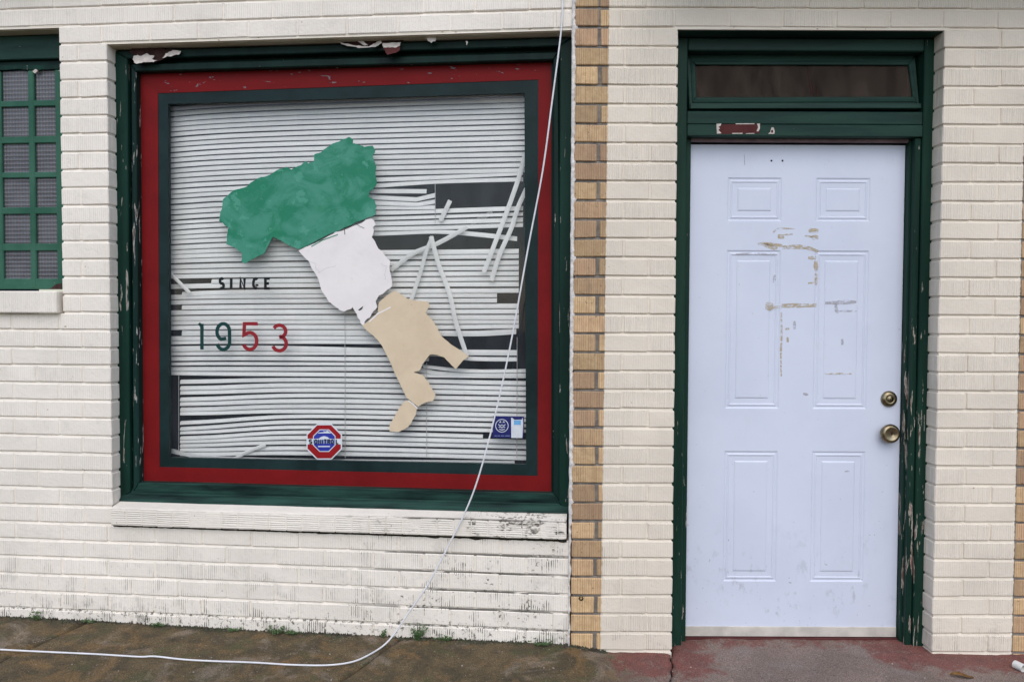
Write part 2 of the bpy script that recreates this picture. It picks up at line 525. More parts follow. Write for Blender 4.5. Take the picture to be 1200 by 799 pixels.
class MB:
    """collects vertices and faces in frame coordinates"""

    def __init__(s): s.v, s.f = [], []

    def add(s, vs, fs):
        n = len(s.v); s.v += [tuple(p) for p in vs]; s.f += [tuple(i + n for i in f) for f in fs]; return s

    def box(s, x0, x1, y0, y1, z0, z1):
        return s.add([(x0, y0, z0), (x1, y0, z0), (x1, y1, z0), (x0, y1, z0), (x0, y0, z1), (x1, y0, z1), (x1, y1, z1), (x0, y1, z1)],
                     [(0, 3, 2, 1), (4, 5, 6, 7), (0, 1, 5, 4), (2, 3, 7, 6), (1, 2, 6, 5), (3, 0, 4, 7)])

    def prism(s, poly, d0, d1):
        """polygon in (u,z), front at depth d0, back at d1"""
        n = len(poly)
        a = sum(poly[i][0] * poly[(i + 1) % n][1] - poly[(i + 1) % n][0] * poly[i][1] for i in range(n))
        if a < 0: poly = poly[::-1]
        vs = [(p[0], d0, p[1]) for p in poly] + [(p[0], d1, p[1]) for p in poly]
        fs = [tuple(range(n)), tuple(range(2 * n - 1, n - 1, -1))]
        fs += [(i, i + n, (i + 1) % n + n, (i + 1) % n) for i in range(n)]
        return s.add(vs, fs)

    def ribbon(s, pts, w, d0, d1):
        """flat stroke along (u,z) points"""
        L, R = [], []
        n = len(pts)
        for i, p in enumerate(pts):
            a = Vector(pts[max(i - 1, 0)]); c = Vector(pts[min(i + 1, n - 1)])
            p = Vector(p)
            t1 = (p - a).normalized() if i else (c - p).normalized()
            t2 = (c - p).normalized() if i < n - 1 else t1
            t = (t1 + t2)
            t = t.normalized() if t.length > 1e-6 else t1
            k = 1 / max(0.55, t.dot(t1))
            nn = Vector((-t.y, t.x)) * (w / 2 * k)
            L.append(p + nn); R.append(p - nn)
        for i in range(n - 1):
            s.prism([tuple(R[i]), tuple(R[i + 1]), tuple(L[i + 1]), tuple(L[i])], d0, d1)
        return s

    def obj(s, name, mat, parent=None, F=None, base=None, smooth=False, bevel=0.0, tri=False, label=None, kind=None, cat=None, group=None):
        b = Vector(parent['_b']) if parent is not None else Vector(base or (0, 0, 0))
        if parent is not None and base is not None: b = Vector(base)
        me = bpy.data.meshes.new(name)
        bm = bmesh.new()
        vs = [bm.verts.new(Vector(p) - b) for p in s.v]
        for f in s.f:
            try: bm.faces.new([vs[i] for i in f])
            except ValueError: pass
        bm.normal_update()
        if tri: bmesh.ops.triangulate(bm, faces=[f for f in bm.faces if len(f.verts) > 4])
        if bevel:
            es = [e for e in bm.edges if len(e.link_faces) == 2 and e.calc_face_angle(0) > 0.5]
            bmesh.ops.bevel(bm, geom=es, offset=bevel, segments=1, affect='EDGES')
        if smooth:
            for f in bm.faces: f.smooth = True
        bm.normal_update(); bm.to_mesh(me); bm.free()
        me.materials.append(mat)
        o = bpy.data.objects.new(name, me); COL.objects.link(o)
        if parent is not None:
            o.parent = parent
            if base is not None: o.location = b - Vector(parent['_b'])
        else:
            o.matrix_world = (F or FR) @ Matrix.Translation(b)
        if label: o['label'] = label
        if kind: o['kind'] = kind
        if cat: o['category'] = cat
        if group: o['group'] = group
        o['_b'] = tuple(b)
        return o


def tube(pts, r, seg=7):
    mb = MB(); n = len(pts); rings = []
    P = [Vector(p) for p in pts]
    for i, p in enumerate(P):
        t = (P[min(i + 1, n - 1)] - P[max(i - 1, 0)]).normalized()
        a = t.cross(Vector((0.3, 0.2, 0.9))); a = a.normalized() if a.length > 1e-5 else Vector((1, 0, 0))
        b2 = t.cross(a)
        rings.append([p + (a * math.cos(2 * math.pi * k / seg) + b2 * math.sin(2 * math.pi * k / seg)) * r for k in range(seg)])
    vs = [v for rg in rings for v in rg]
    fs = [(i * seg + k, i * seg + (k + 1) % seg, (i + 1) * seg + (k + 1) % seg, (i + 1) * seg + k) for i in range(n - 1) for k in range(seg)]
    fs += [tuple(range(seg)), tuple(range((n - 1) * seg + seg - 1, (n - 1) * seg - 1, -1))]
    return mb.add(vs, fs)


def lathe(prof, cx, cz, seg=28):
    """profile of (radius, depth) about an axis that points out of the wall at (cx,cz)"""
    mb = MB(); vs = []; n = len(prof)
    for r, d in prof:
        for k in range(seg):
            a = 2 * math.pi * k / seg
            vs.append((cx + r * math.cos(a), d, cz + r * math.sin(a)))
    fs = [(i * seg + k, i * seg + (k + 1) % seg, (i + 1) * seg + (k + 1) % seg, (i + 1) * seg + k) for i in range(n - 1) for k in range(seg)]
    fs.append(tuple(range(seg))); fs.append(tuple(range(n * seg - 1, n * seg - seg - 1, -1)))
    return mb.add(vs, fs)


def spline(pts, m=8):
    P = [Vector(p) for p in pts]; out = []
    for i in range(len(P) - 1):
        p0, p1, p2, p3 = P[max(i - 1, 0)], P[i], P[i + 1], P[min(i + 2, len(P) - 1)]
        for k in range(m):
            t = k / m
            out.append(0.5 * ((2 * p1) + (p2 - p0) * t + (2 * p0 - 5 * p1 + 4 * p2 - p3) * t * t + (3 * p1 - p0 - 3 * p2 + p3) * t ** 3))
    out.append(P[-1]); return out


def pix(F, d, pts): return [at(F, x, y, d) for x, y in pts]


# ------------------------------------------------------------------ ground and pavement
def wall_y(x): return 0.012 + math.tan(THETA) * (XJ - x) if x < XJ else 0.0


def sm(a, b, x):
    t = min(1, max(0, (x - a) / (b - a))); return t * t * (3 - 2 * t)


def ground_z(x, y):
    """pavement height: the left walk has settled dirt and lies a little higher than the door step"""
    dw = max(0.0, wall_y(x) - y)
    z = 0.030 * sm(0.46, 0.24, x) * (1 - sm(0.0, 0.7, dw) * 0.6) + 0.012 * sm(-1.0, -2.2, x)
    return z


g = MB().add([(-70, -70, -0.12), (70, -70, -0.12), (70, 30, -0.12), (-70, 30, -0.12)], [(0, 1, 2, 3)])
g.obj('ground', M['ground'], kind='structure')
MB().box(-4.2, 4.0, -2.6, 0.7, -0.115, -0.022).obj('pavement_bed', M['gap'], kind='structure')
pave = thing('pavement', 'mossy concrete pavement with worn red paint by the door', None, FR, (0, -0.5, 0), kind='structure')


def gpix(px, py):
    x, y = ground_at(px, py, 0.0); z = ground_z(x, y)
    return ground_at(px, py, z)


JOINTS = []
for a, b2 in (((82, 736), (8, 770)), ((447, 762), (395, 799)), ((787, 768), (787, 799))):
    p, q = gpix(*a), gpix(*b2)
    s = (q[0] - p[0]) / (q[1] - p[1])
    JOINTS.append((p[0] - s * p[1], s))
JOINTS = [(-4.0, 0.2)] + JOINTS + [(2.75, 0.05), (3.9, 0.0)]


def slab(i):
    (a0, s0), (a1, s1) = JOINTS[i], JOINTS[i + 1]
    nx = 90 if 0 < i < 4 else 40
    ys = [0.30 - 0.30 * (k / 10) for k in range(11)] + [-(k + 1) * 0.011 for k in range(34)] + [-0.374 - 2.2 * ((k + 1) / 14) for k in range(14)]
    g0 = 0.004 if i else 0.0
    mb = MB(); vs = []; ny = len(ys)
    for y in ys:
        for k in range(nx + 1):
            j0 = (noise.noise((y * 14, i * 7.3, 0)) * 0.012 + noise.noise((y * 60, i * 7.3, 4)) * 0.004)
            j1 = (noise.noise((y * 14, (i + 1) * 7.3, 0)) * 0.012 + noise.noise((y * 60, (i + 1) * 7.3, 4)) * 0.004)
            xa, xb = a0 + s0 * y + j0 + g0, a1 + s1 * y + j1 - 0.004
            t = k / nx
            x = xa + (xb - xa) * t
            z = ground_z(x, y) + noise.noise((x * 7, y * 7, 1.7)) * 0.005 + noise.noise((x * 35, y * 35, 0.3)) * 0.0022
            e = min(x - xa, xb - x)
            z -= 0.008 * (1 - sm(0, 0.02, e))
            vs.append((x, y, z))
    fs = [(r * (nx + 1) + k, (r + 1) * (nx + 1) + k, (r + 1) * (nx + 1) + k + 1, r * (nx + 1) + k + 1) for r in range(ny - 1) for k in range(nx)]
    n0 = len(vs)
    # skirts into the joints
    for r in range(ny):
        for k in (0, nx): vs.append((vs[r * (nx + 1) + k][0], vs[r * (nx + 1) + k][1], -0.03))
    for r in range(ny - 1):
        fs.append((r * (nx + 1), n0 + 2 * r, n0 + 2 * r + 2, (r + 1) * (nx + 1)))
        fs.append((r * (nx + 1) + nx, (r + 1) * (nx + 1) + nx, n0 + 2 * r + 3, n0 + 2 * r + 1))
    mb.add(vs, fs).obj('slab', M['paving'], parent=pave, smooth=True)


for i in range(len(JOINTS) - 1): slab(i)

# ------------------------------------------------------------------ brick walls
_cache = {}


def brick_mesh(L, h, dep, mat, key):
    """bevelled brick, centred in u and z, front face on y = 0; three slightly different shapes per size"""
    k = (round(L, 3), round(h, 3), key, random.randrange(3))
    if k in _cache: return _cache[k]
    bm = bmesh.new()
    bmesh.ops.create_cube(bm, size=1)
    for v in bm.verts:
        v.co = Vector((v.co.x * L, (v.co.y + .5) * dep, v.co.z * h))
        v.co += Vector((rnd(-.0012, .0012), rnd(-.001, .001), rnd(-.0014, .0014)))
    bmesh.ops.bevel(bm, geom=list(bm.edges), offset=0.0034, segments=1, affect='EDGES')
    for v in bm.verts: v.co += Vector((rnd(-.0006, .0006), rnd(-.0005, .0005), rnd(-.0007, .0007)))
    me = bpy.data.meshes.new('brick'); bm.to_mesh(me); bm.free(); me.materials.append(mat)
    _cache[k] = me
    return me


BD, GV, GH = 0.10, 0.0078, 0.0100


def lay(root, u0, u1, k, phase, mat, key, cuts=None, label_fn=None):
    """one run of bricks in course k between u0 and u1"""
    z0 = ZB + k * HC
    if cuts is None:
        ph = phase + (MODL / 2 if k % 2 else 0)
        n0 = math.ceil((u0 - ph) / MODL - 1e-6)
        cuts = []
        c = ph + n0 * MODL
        while c < u1 - 0.03:
            if c > u0 + 0.03: cuts.append(c)
            c += MODL
        cuts = [c + rnd(-.004, .004) for c in cuts]
    xs = [u0] + cuts + [u1]
    base = Vector(root['_b'])
    for a, b2 in zip(xs[:-1], xs[1:]):
        la = a + (GV / 2 if a != u0 else 0); lb = b2 - (GV / 2 if b2 != u1 else 0)
        L = round(lb - la, 3)
        if L < 0.012: continue
        me = brick_mesh(L, HC - GH, BD, mat, key)
        o = bpy.data.objects.new('brick', me); COL.objects.link(o); o.parent = root
        o.location = Vector(((la + lb) / 2, rnd(-.0016, .0003), z0 + HC / 2 + GH / 2 + rnd(-.0008, .0008))) - base
        if label_fn:
            t = label_fn(la, lb)
            if t: o['label'] = t


def mortar_run(mb, u0, u1, k, rec=0.0032, deep=0.0078, extra=0.0):
    """mortar of course k: nearly flush between the bricks, struck back under the brick above"""
    z0 = ZB + k * HC
    e = 0.006
    rec += extra
    u0 += e; u1 -= e
    n = max(1, int((u1 - u0) / 0.05))
    prof = [(deep, z0 - 0.001), (deep, z0 + 0.001), (rec, z0 + GH + 0.0005), (rec, z0 + HC - 0.001)]
    # joint below brick k runs from z0 (top of brick k-1) to z0+GH (bottom of brick k)
    prof = [(rec, z0 - 0.0005), (rec + 0.0005, z0 + 0.0015), (deep, z0 + GH - 0.001), (deep, z0 + GH + 0.003), (rec, z0 + GH + 0.0035), (rec, z0 + HC - 0.0006)]
    cols = []
    vs = []
    for i in range(n + 1):
        u = u0 + (u1 - u0) * i / n
        j = noise.noise((u * 11, k * 3.1, 2.0)) * 0.0016
        for d, z in prof: vs.append((u, d + j, z))
        vs.append((u, BD - 0.004, prof[-1][1])); vs.append((u, BD - 0.004, prof[0][1]))
    m = len(prof) + 2
    fs = [(i * m + j, (i + 1) * m + j, (i + 1) * m + (j + 1) % m, i * m + (j + 1) % m) for i in range(n) for j in range(m)]
    fs += [tuple(range(m - 1, -1, -1)), tuple(n * m + j for j in range(m))]
    mb.add(vs, fs)


K0 = math.floor((-0.03 - ZB) / HC)
K1 = K0 + 38


def course_z(k): return ZB + k * HC


# openings of the left wall (frame L)
DW = 0.065                                     # depth of the window frame behind the brick face
uL = at(FL, 128.5, 330, 0)[0]                  # left reveal edge of the shop window
uR = at(FL, 669.5, 330, 0)[0]
kTop = round((at(FL, 92, 54.5, 0)[1] - ZB) / HC)          # course joint at the window head
zTop = course_z(kTop) + 0.001
kSill = round((at(FL, 640, 637, 0)[1] - ZB) / HC)         # joint below the brick sill
uS = at(FL, 71, 190, 0)[0]                     # right edge of the small window
kTopS = round((at(FL, 40, 38, 0)[1] - ZB) / HC)
kSillS = round((at(FL, 85, 367, 0)[1] - ZB) / HC)
zSillTop = at(FL, 400, 603, -0.015)[1]         # front edge of the window sill
uEndL = -3.05
uWallR = at(FL, 667.5, 690, 0)[0]
PHL = at(FL, 72, 625, 0)[0] - (MODL / 2 if kSill % 2 else 0)
k_ref = round((at(FL, 72, 636, 0)[1] - ZB) / HC)
PHL = at(FL, 72, 625, 0)[0] - (MODL / 2 if k_ref % 2 else 0)

wallL = thing('brick_wall', 'cream painted brick wall with large shop window and mildewed base', 'wall', FL, (-1.2, 0, 0))
mort = MB()
for k in range(K0, K1):
    runs = []
    if k >= kTop: runs = [(uEndL, uWallR)]
    elif k >= kSill: runs = [(uEndL, uL)]
    else: runs = [(uEndL, uWallR)]
    out = []
    for a, b2 in runs:
        if kSillS <= k < kTopS and a < uS < b2: a = uS
        if kSillS - 2 < k < kSillS and False: pass
        out.append((a, b2))
    for a, b2 in out:
        # skip the hidden far-left bricks beyond what can be seen
        lay(wallL, a, b2, k, PHL, M['brick'], 'L')
        mortar_run(mort, a, b2, k)
mort.obj('mortar', M['mortar'], parent=wallL)

# lintels: painted steel angle over each opening, with the peeling soffit behind it
a0, a1 = uL - 0.02, uWallR
lint = MB(); zt = course_z(kTop)
lint.box(a0, a1, 0.004, 0.014, zt - 0.001, zt + 0.011)
lint.obj('lintel', M['lintel'], parent=wallL)
MB().box(a0 + 0.02, a1, 0.0145, 0.12, zt - 0.004, zt + 0.009).obj('soffit', M['soffit'], parent=wallL)
zts = course_z(kTopS)
MB().box(uEndL, uS + 0.02, 0.004, 0.014, zts - 0.001, zts + 0.011).obj('lintel', M['lintel'], parent=wallL)
MB().box(uEndL, uS, 0.0145, 0.13, zts - 0.004, zts + 0.009).obj('soffit', M['soffit'], parent=wallL)

# brick sill of the shop window: a row of bricks on edge with a sloping top
sillP = MB()
zs0 = course_z(kSill) + 0.0065
uA, uB = at(FL, 131, 605, -0.015)[0], at(FL, 664, 620, -0.015)[0]
prof = [(-0.0225, zs0 + 0.004), (-0.0232, zSillTop - 0.006), (-0.0238, zSillTop + 0.0005), (-0.0205, zSillTop + 0.0030), (DW + 0.03, zSillTop + 0.024), (DW + 0.03, zs0)]
n = 60; vs = []
for i in range(n + 1):
    u = uA + 0.001 + (uB - uA - 0.002) * i / n
    j = noise.noise((u * 9, 5.5, 0)) * 0.0016
    for d, z in prof: vs.append((u, d + j, z + j))
fs = [(i * 6 + j, (i + 1) * 6 + j, (i + 1) * 6 + (j + 1) % 6, i * 6 + (j + 1) % 6) for i in range(n) for j in range(6)]
fs += [(5, 4, 3, 2, 1, 0), tuple(n * 6 + j for j in range(6))]
sill = sillP.add(vs, fs).obj('window_sill', M['mortar'], parent=wallL)


def rowlock(u0, u1, z0, z1, zb, dep, parent, step):
    u = u0
    while u < u1 - 0.02:
        w = min(step * rnd(0.95, 1.05), u1 - u)
        if u1 - (u + w) < 0.03: w = u1 - u
        mb = MB()
        a, b2 = u + 0.0016, u + w - 0.0016
        yj = rnd(-.0016, .0012)
        f0 = -0.0245 + yj
        vs = [(a, f0, z0 + rnd(0, .002)), (b2, f0, z0 + rnd(0, .002)), (b2, f0 + rnd(-.001, .001), z1 + rnd(-.0015, .001)), (a, f0, z1 + rnd(-.0015, .001)),
              (a, dep, z0), (b2, dep, z0), (b2, dep, zb), (a, dep, zb)]
        fs = [(0, 1, 2, 3), (3, 2, 6, 7), (1, 5, 6, 2), (0, 3, 7, 4), (0, 4, 5, 1), (4, 7, 6, 5)]
        mb.add(vs, fs).obj('brick', M['sillbrick'], parent=parent, bevel=0.0028, base=((a + b2) / 2, 0, z0))
        u += w


rowlock(uA, uB, zs0 + 0.001, zSillTop - 0.001, zSillTop + 0.014, DW + 0.02, sill, 0.0745)
# dark strip painting in the sill's shadow line together with its mildewed joint
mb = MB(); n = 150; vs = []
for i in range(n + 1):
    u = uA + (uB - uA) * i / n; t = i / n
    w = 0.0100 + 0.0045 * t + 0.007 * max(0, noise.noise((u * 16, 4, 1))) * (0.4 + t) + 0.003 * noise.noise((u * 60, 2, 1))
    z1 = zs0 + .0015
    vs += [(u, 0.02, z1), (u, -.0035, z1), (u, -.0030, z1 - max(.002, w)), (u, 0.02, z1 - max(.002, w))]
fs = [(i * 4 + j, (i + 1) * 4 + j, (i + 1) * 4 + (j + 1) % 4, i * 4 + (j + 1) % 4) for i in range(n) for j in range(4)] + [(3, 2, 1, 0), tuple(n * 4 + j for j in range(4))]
mb.add(vs, fs).obj('shadow_strip', M['sillshadow'], parent=sill)
# stone sill of the small window
zS1 = at(FL, 60, 341, -0.03)[1]; zS0 = at(FL, 60, 367, -0.03)[1]
uSs = at(FL, 65.5, 352, -0.03)[0]
MB().box(uEndL, uSs, -0.030, 0.10, zS0, zS1).obj('window_sill', M['brick'], parent=wallL, bevel=0.005, label='cream painted sill of the small window')

# ragged white caulk where the two walls meet
cp = MB(); vs = []; N = 260
zc0, zc1 = 0.0, course_z(K1)
for i in range(N + 1):
    z = zc0 + (zc1 - zc0) * i / N
    w0 = at(FL, 667.6, 400, 0)[0] + noise.noise((z * 25, 1, 0)) * 0.0025
    wide = 0.017 + 0.009 * noise.noise((z * 9, 3, 0)) + 0.018 * max(0, noise.noise((z * 24, 8, 0))) + 0.008 * noise.noise((z * 70, 2, 0))
    wide = max(0.002, wide) * (0.5 if z < 0.55 else 1)
    d = -0.012 - 0.010 * abs(noise.noise((z * 30, 8, 5))) - 0.004 * noise.noise((z * 90, 1, 5))
    vs += [(w0, 0.03, z), (w0 + 0.001, d + 0.004, z), (w0 + wide * 0.5, d, z), (w0 + wide, d + 0.005, z), (w0 + wide, 0.03, z)]
fs = [(i * 5 + j, i * 5 + j + 1, (i + 1) * 5 + j + 1, (i + 1) * 5 + j) for i in range(N) for j in range(4)]
cp.add(vs, fs).obj('caulk_strip', M['caulk'], parent=wallL, smooth=True)


def ragged(poly, amp, sub=3):
    out = []
    for i, p in enumerate(poly):
        q = poly[(i + 1) % len(poly)]
        for s in range(sub):
            t = s / sub
            x, y = p[0] + (q[0] - p[0]) * t, p[1] + (q[1] - p[1]) * t
            out.append((x + noise.noise((x * .35, y * .35, 1)) * amp, y + noise.noise((x * .35, y * .35, 9)) * amp))
    return out


# peeling paint hanging from the soffit
def flake(poly_px, d0, d1, mat, name, curl=0.0):
    poly_px = ragged(poly_px, 1.5, 4)
    p = pix(FL, d0, poly_px)
    zt_ = max(q[1] for q in p)
    mb = MB(); n = len(p)
    vs = [(u, d0 - curl * (zt_ - z) ** 2 * 300 + (d1 - d0) * 0, z) for u, z in p]
    vs += [(u, y + 0.0015, z) for (u, y, z) in vs]
    mb.add(vs, [tuple(range(n)), tuple(range(2 * n - 1, n - 1, -1))] + [(i, i + n, (i + 1) % n + n, (i + 1) % n) for i in range(n)])
    mb.obj(name, mat, parent=wallL, tri=True)


HOLE1 = [(152, 61), (156, 56), (170, 55), (190, 54.5), (193, 58), (204, 58), (212, 61), (211, 63), (200, 66), (186, 72), (170, 74), (160, 74), (157, 66)]
flake(HOLE1, 0.060, 0.066, M['rawbrown'], 'bare_patch')
flake([(156, 70), (158, 65), (165, 66), (172, 63), (181, 66), (179, 70), (185, 72), (182, 74), (172, 74), (162, 76), (158, 74)], 0.052, 0, M['flake'], 'paint_flake', 0.02)
flake([(191, 69), (194, 63), (203, 59), (212, 60), (211, 63.5), (203, 66), (197, 67)], 0.046, 0, M['flake'], 'paint_flake', 0.02)
HOLE2 = [(394, 46.5), (400, 45), (430, 44), (473, 43), (477, 46), (470, 49), (455, 54), (440, 52), (425, 54), (408, 54), (398, 51)]
flake(HOLE2, 0.056, 0.066, M['rawbrown'], 'bare_patch')
flake([(396, 48), (404, 51), (418, 54), (432, 55), (440, 51), (447, 47), (447, 52), (440, 56), (425, 57), (410, 55), (400, 52)], 0.044, 0, M['flake'], 'paint_flake', 0.02)
flake([(417, 45), (424, 48), (432, 54), (428, 54.5), (419, 49)], 0.043, 0, M['flake'], 'paint_flake', 0.02)
flake([(448, 52), (470, 51), (469, 60), (462, 64), (455, 66), (449, 57)], 0.042, 0, M['scar'], 'paint_flake', 0.02)
flake([(448, 50.5), (470, 50), (469, 54), (460, 57), (449, 56)], 0.040, 0, M['flake'], 'paint_flake', 0.02)
flake([(499, 44), (512, 43.5), (510, 48), (505, 51.5), (502, 48)], 0.030, 0, M['flake'], 'paint_flake', 0.02)
flake([(546, 48), (548, 48), (548, 54), (546.5, 53)], 0.030, 0, M['flake'], 'paint_flake', 0.02)

# ---- right wall
xDL, xDR = at(FR, 791, 400, 0)[0], at(FR, 1099.5, 400, 0)[0]
xPier = at(FR, 671.5, 400, 0)[0]
xEndR = 2.72
kTopD = round((at(FR, 900, 38, 0)[1] - ZB) / HC)
k_odd = round((at(FR, 690, 634, 0)[1] - ZB) / HC)
wallR = thing('brick_wall', 'white painted brick wall round the door with bare yellow brick strips', 'wall', FR, (1.2, 0, 0))
mort = MB()


def ylab(a, b2):
    if b2 < 0.405 or a > 2.145: return 'bare yellow face brick with grey mortar'


pA, pB = at(FR, 700, 400, 0)[0], at(FR, 760, 400, 0)[0]
pC = at(FR, 729.5, 400, 0)[0]
qA, qB, qC = at(FR, 1165, 400, 0)[0], at(FR, 1134, 400, 0)[0], 2.152
PHR = at(FR, 791, 24, 0)[0]
for k in range(K0, K1):
    odd = (k - k_odd) % 2 == 0
    if k < kTopD:
        j = rnd(-.002, .002)
        lay(wallR, xPier, xDL, k, 0, M['pier'], 'R', cuts=[pA - .0035 + j, pA + .0035 + j, pB + j] if odd else [pC + j], label_fn=ylab)
        c2 = [qA + j, qC, qC + 0.062 if odd else qC + 0.105, qC + 0.285] if odd else [qB + j, qC, qC + 0.105, qC + 0.33]
        c2 = [c for c in c2 if c < xEndR - 0.02]
        lay(wallR, xDR, xEndR, k, 0, M['pier'], 'R', cuts=c2, label_fn=ylab)
        mortar_run(mort, xPier, 0.397, k, extra=.0022); mortar_run(mort, 0.386, xDL, k); mortar_run(mort, xDR, xEndR, k, extra=.0008)
    else:
        cs = []; c = PHR + (0 if (k - kTopD) % 2 == 0 else MODL / 2) - 3 * MODL
        while c < xEndR - 0.03:
            if c > 0.44 and not (2.06 < c < 2.24): cs.append(c + rnd(-.003, .003))
            c += MODL
        cs = [pA] + cs + [2.152]
        lay(wallR, xPier, xEndR, k, 0, M['pier'], 'R', cuts=sorted(cs), label_fn=ylab)
        mortar_run(mort, xPier, xEndR, k)
mort.obj('mortar', M['piermortar'], parent=wallR)
ztd = course_z(kTopD)
MB().box(xDL - 0.02, xDR + 0.02, 0.004, 0.013, ztd + 0.001, ztd + 0.012).obj('lintel', M['lintel'], parent=wallR)
MB().box(xDL + 0.001, xDR - 0.001, 0.0135, 0.20, ztd - 0.003, ztd + 0.010).obj('soffit', M['green_head'], parent=wallR)
p = at(FR, 681, 700.5, 0)
lathe([(0.0105, 0.004), (0.0105, -0.003), (0.0055, -0.004), (0.0045, 0.003)], p[0], p[1], 12).obj('wall_anchor', M['brass'], parent=wallR, smooth=False)

# dark rooms behind the windows
MB().box(uEndL, uR + 0.3, 1.30, 1.34, -0.05, 3.3).obj('room_wall', M['interior'], F=FL, kind='structure')
MB().box(0.55, 2.3, 0.9, 0.94, -0.05, 3.3).obj('room_wall', M['interior'], F=FR, kind='structure')
MB().box(-3.3, 2.8, 0.13, 2.2, 3.0, 3.05).obj('ceiling', M['interior'], F=FR, kind='structure')
MB().box(-3.3, -3.26, 0.5, 2.2, -0.05, 3.0).obj('room_wall', M['interior'], F=FR, kind='structure')
MB().box(2.45, 2.49, 0.13, 2.2, -0.05, 3.0).obj('room_wall', M['interior'], F=FR, kind='structure')
MB().box(0.40, 0.44, 0.13, 1.0, -0.05, 3.0).obj('room_wall', M['interior'], F=FR, kind='structure')

# ------------------------------------------------------------------ shop window
win = thing('shop_window', 'large fixed shop window with dark green casing and red inner border', 'window', FL, ((uL + uR) / 2, DW, zSillTop))


def ring(outer, inner, d0, d1, mat, name, parent, bevel=0.003, F=FL, pd=None, mats=None):
    O = pix(F, pd if pd is not None else d0, outer); I = pix(F, d0, inner)
    res = []
    for i in range(4):
        j = (i + 1) % 4
        mb = MB().prism([O[i], O[j], I[j], I[i]], d0, d1)
        res.append(mb.obj(name, mats[i] if mats else mat, parent=parent, bevel=bevel))
    return res


# corners: top left, top right, bottom right, bottom left
ring([(133, 60), (671, 44), (669, 601), (136, 588)], [(149, 69), (656, 54), (655, 590), (152, 577)], DW, 0.16, None, 'casing_board', win, 0.004,
     mats=[M['green'], M['green_worn'], M['green_sill'], M['green_worn']])
ring([(153.5, 75.5), (654, 61), (659, 590), (156, 577)], [(159, 84), (648.5, 70), (648.5, 578), (163, 565)], DW + 0.012, 0.158, None, 'stop_board', win, 0.004,
     mats=[M['green'], M['green'], M['green_sill'], M['green_flaked']])
ring([(136, 62), (668, 48), (668, 600), (138, 588)], [(160, 86), (646, 72), (646, 578), (163, 566)], DW + 0.050, 0.150, M['green'], 'backing_board', win, 0)
ring([(150, 80), (660, 60), (660, 590), (150, 575)], [(185, 109.5), (631, 93.5), (630, 557.5), (187, 547)], 0.118, 0.1435, None, 'red_border', win, 0, mats=[M['red_worn'], M['red'], M['red'], M['red']])
ring([(170, 95), (645, 80), (645, 570), (172, 560)], [(197, 122), (614.5, 109), (616.5, 544), (198, 536)], 0.1205, 0.1436, M['slate'], 'inner_border', win, 0)
g0, g1 = pix(FL, 0.150, [(180, 565), (640, 85)])
MB().box(g0[0], g1[0], 0.1445, 0.1495, g0[1], g1[1]).obj('glass_pane', M['glass'], parent=win)
# sloping foot of the casing
pa = pix(FL, 0.060, [(139, 587), (668, 600)]); pb = pix(FL, 0.125, [(165, 563), (650, 577)])
ub0, ub1 = uL + 0.005, uR - 0.004
mb = MB()
n = 40; vs = []
for i in range(n + 1):
    t = i / n; u = ub0 + (ub1 - ub0) * t
    zf = pa[0][1] + (pa[1][1] - pa[0][1]) * t; zb = pb[0][1] + (pb[1][1] - pb[0][1]) * t
    j = noise.noise((u * 14, 9, 0)) * 0.002
    vs += [(u, 0.048, zf - 0.002 + j), (u, 0.050, zf + 0.010 + j), (u, 0.117, zb + 0.001), (u, 0.117, zf - 0.006)]
fs = [(i * 4 + j, (i + 1) * 4 + j, (i + 1) * 4 + (j + 1) % 4, i * 4 + (j + 1) % 4) for i in range(n) for j in range(4)]
fs += [(3, 2, 1, 0), (n * 4, n * 4 + 1, n * 4 + 2, n * 4 + 3)]
mb.add(vs, fs).obj('casing_sill', M['green_sill'], parent=win)

# ------------------------------------------------------------------ window blind
DB = 0.200
blind = thing('window_blind', 'broken white horizontal blind hanging behind the shop window glass', 'blind', FL, (-1.0, DB, zTop - 0.05))
TILT = [(0.0046, 0.0108), (-0.0014, 0.0055), (-0.0036, -0.0008), (-0.0042, -0.0106)]   # section of a closed slat


def slat_mesh(pts_px, tilt=1.0, sharp=False, k_=0):
    pts = pix(FL, DB, pts_px)
    # resample so that a bent slat curves smoothly
    if sharp: P = [Vector((a[0] + (b_[0] - a[0]) * i / 5, 0, a[1] + (b_[1] - a[1]) * i / 5)) for a, b_ in zip(pts[:-1], pts[1:]) for i in range(5)] + [Vector((pts[-1][0], 0, pts[-1][1]))]
    else: P = spline([(u, 0, z) for u, z in pts], 6) if len(pts) > 2 else [Vector((pts[0][0] + (pts[1][0] - pts[0][0]) * i / 8, 0, pts[0][1] + (pts[1][1] - pts[0][1]) * i / 8)) for i in range(9)]
    mb = MB(); vs = []
    jj = rnd(0, 100)
    for p in P:
        tw = tilt * (1 + 0.05 * noise.noise((p.x * 4, jj, 0)))
        for dy, dz in TILT:
            vs.append((p.x, DB + dy * (2 - tw) + noise.noise((p.x * 3, jj, 3)) * 0.0020, p.z + dz * tw + noise.noise((p.x * 2.2, jj, 7)) * (0.0009 if k_ < 45 else 0.0022)))
    m = len(TILT)
    fs = [(i * m + j, i * m + j + 1, (i + 1) * m + j + 1, (i + 1) * m + j) for i in range(len(P) - 1) for j in range(m - 1)]
    mb.add(vs, fs)
    return mb


def yl(k): return 123.6 + 6.03 * k
def yr(k): return 111.0 + 6.34 * k


def nom(k, x):
    a = 5.2 if k <= 24 else (5.2 - (k - 24) * .42 if k < 33 else (1.6 if k < 52 else 0))
    return yl(k) + (yr(k) - yl(k)) * (x - 197) / 418.0 + a * math.exp(-(x - 197) / 75.0) - 0.3


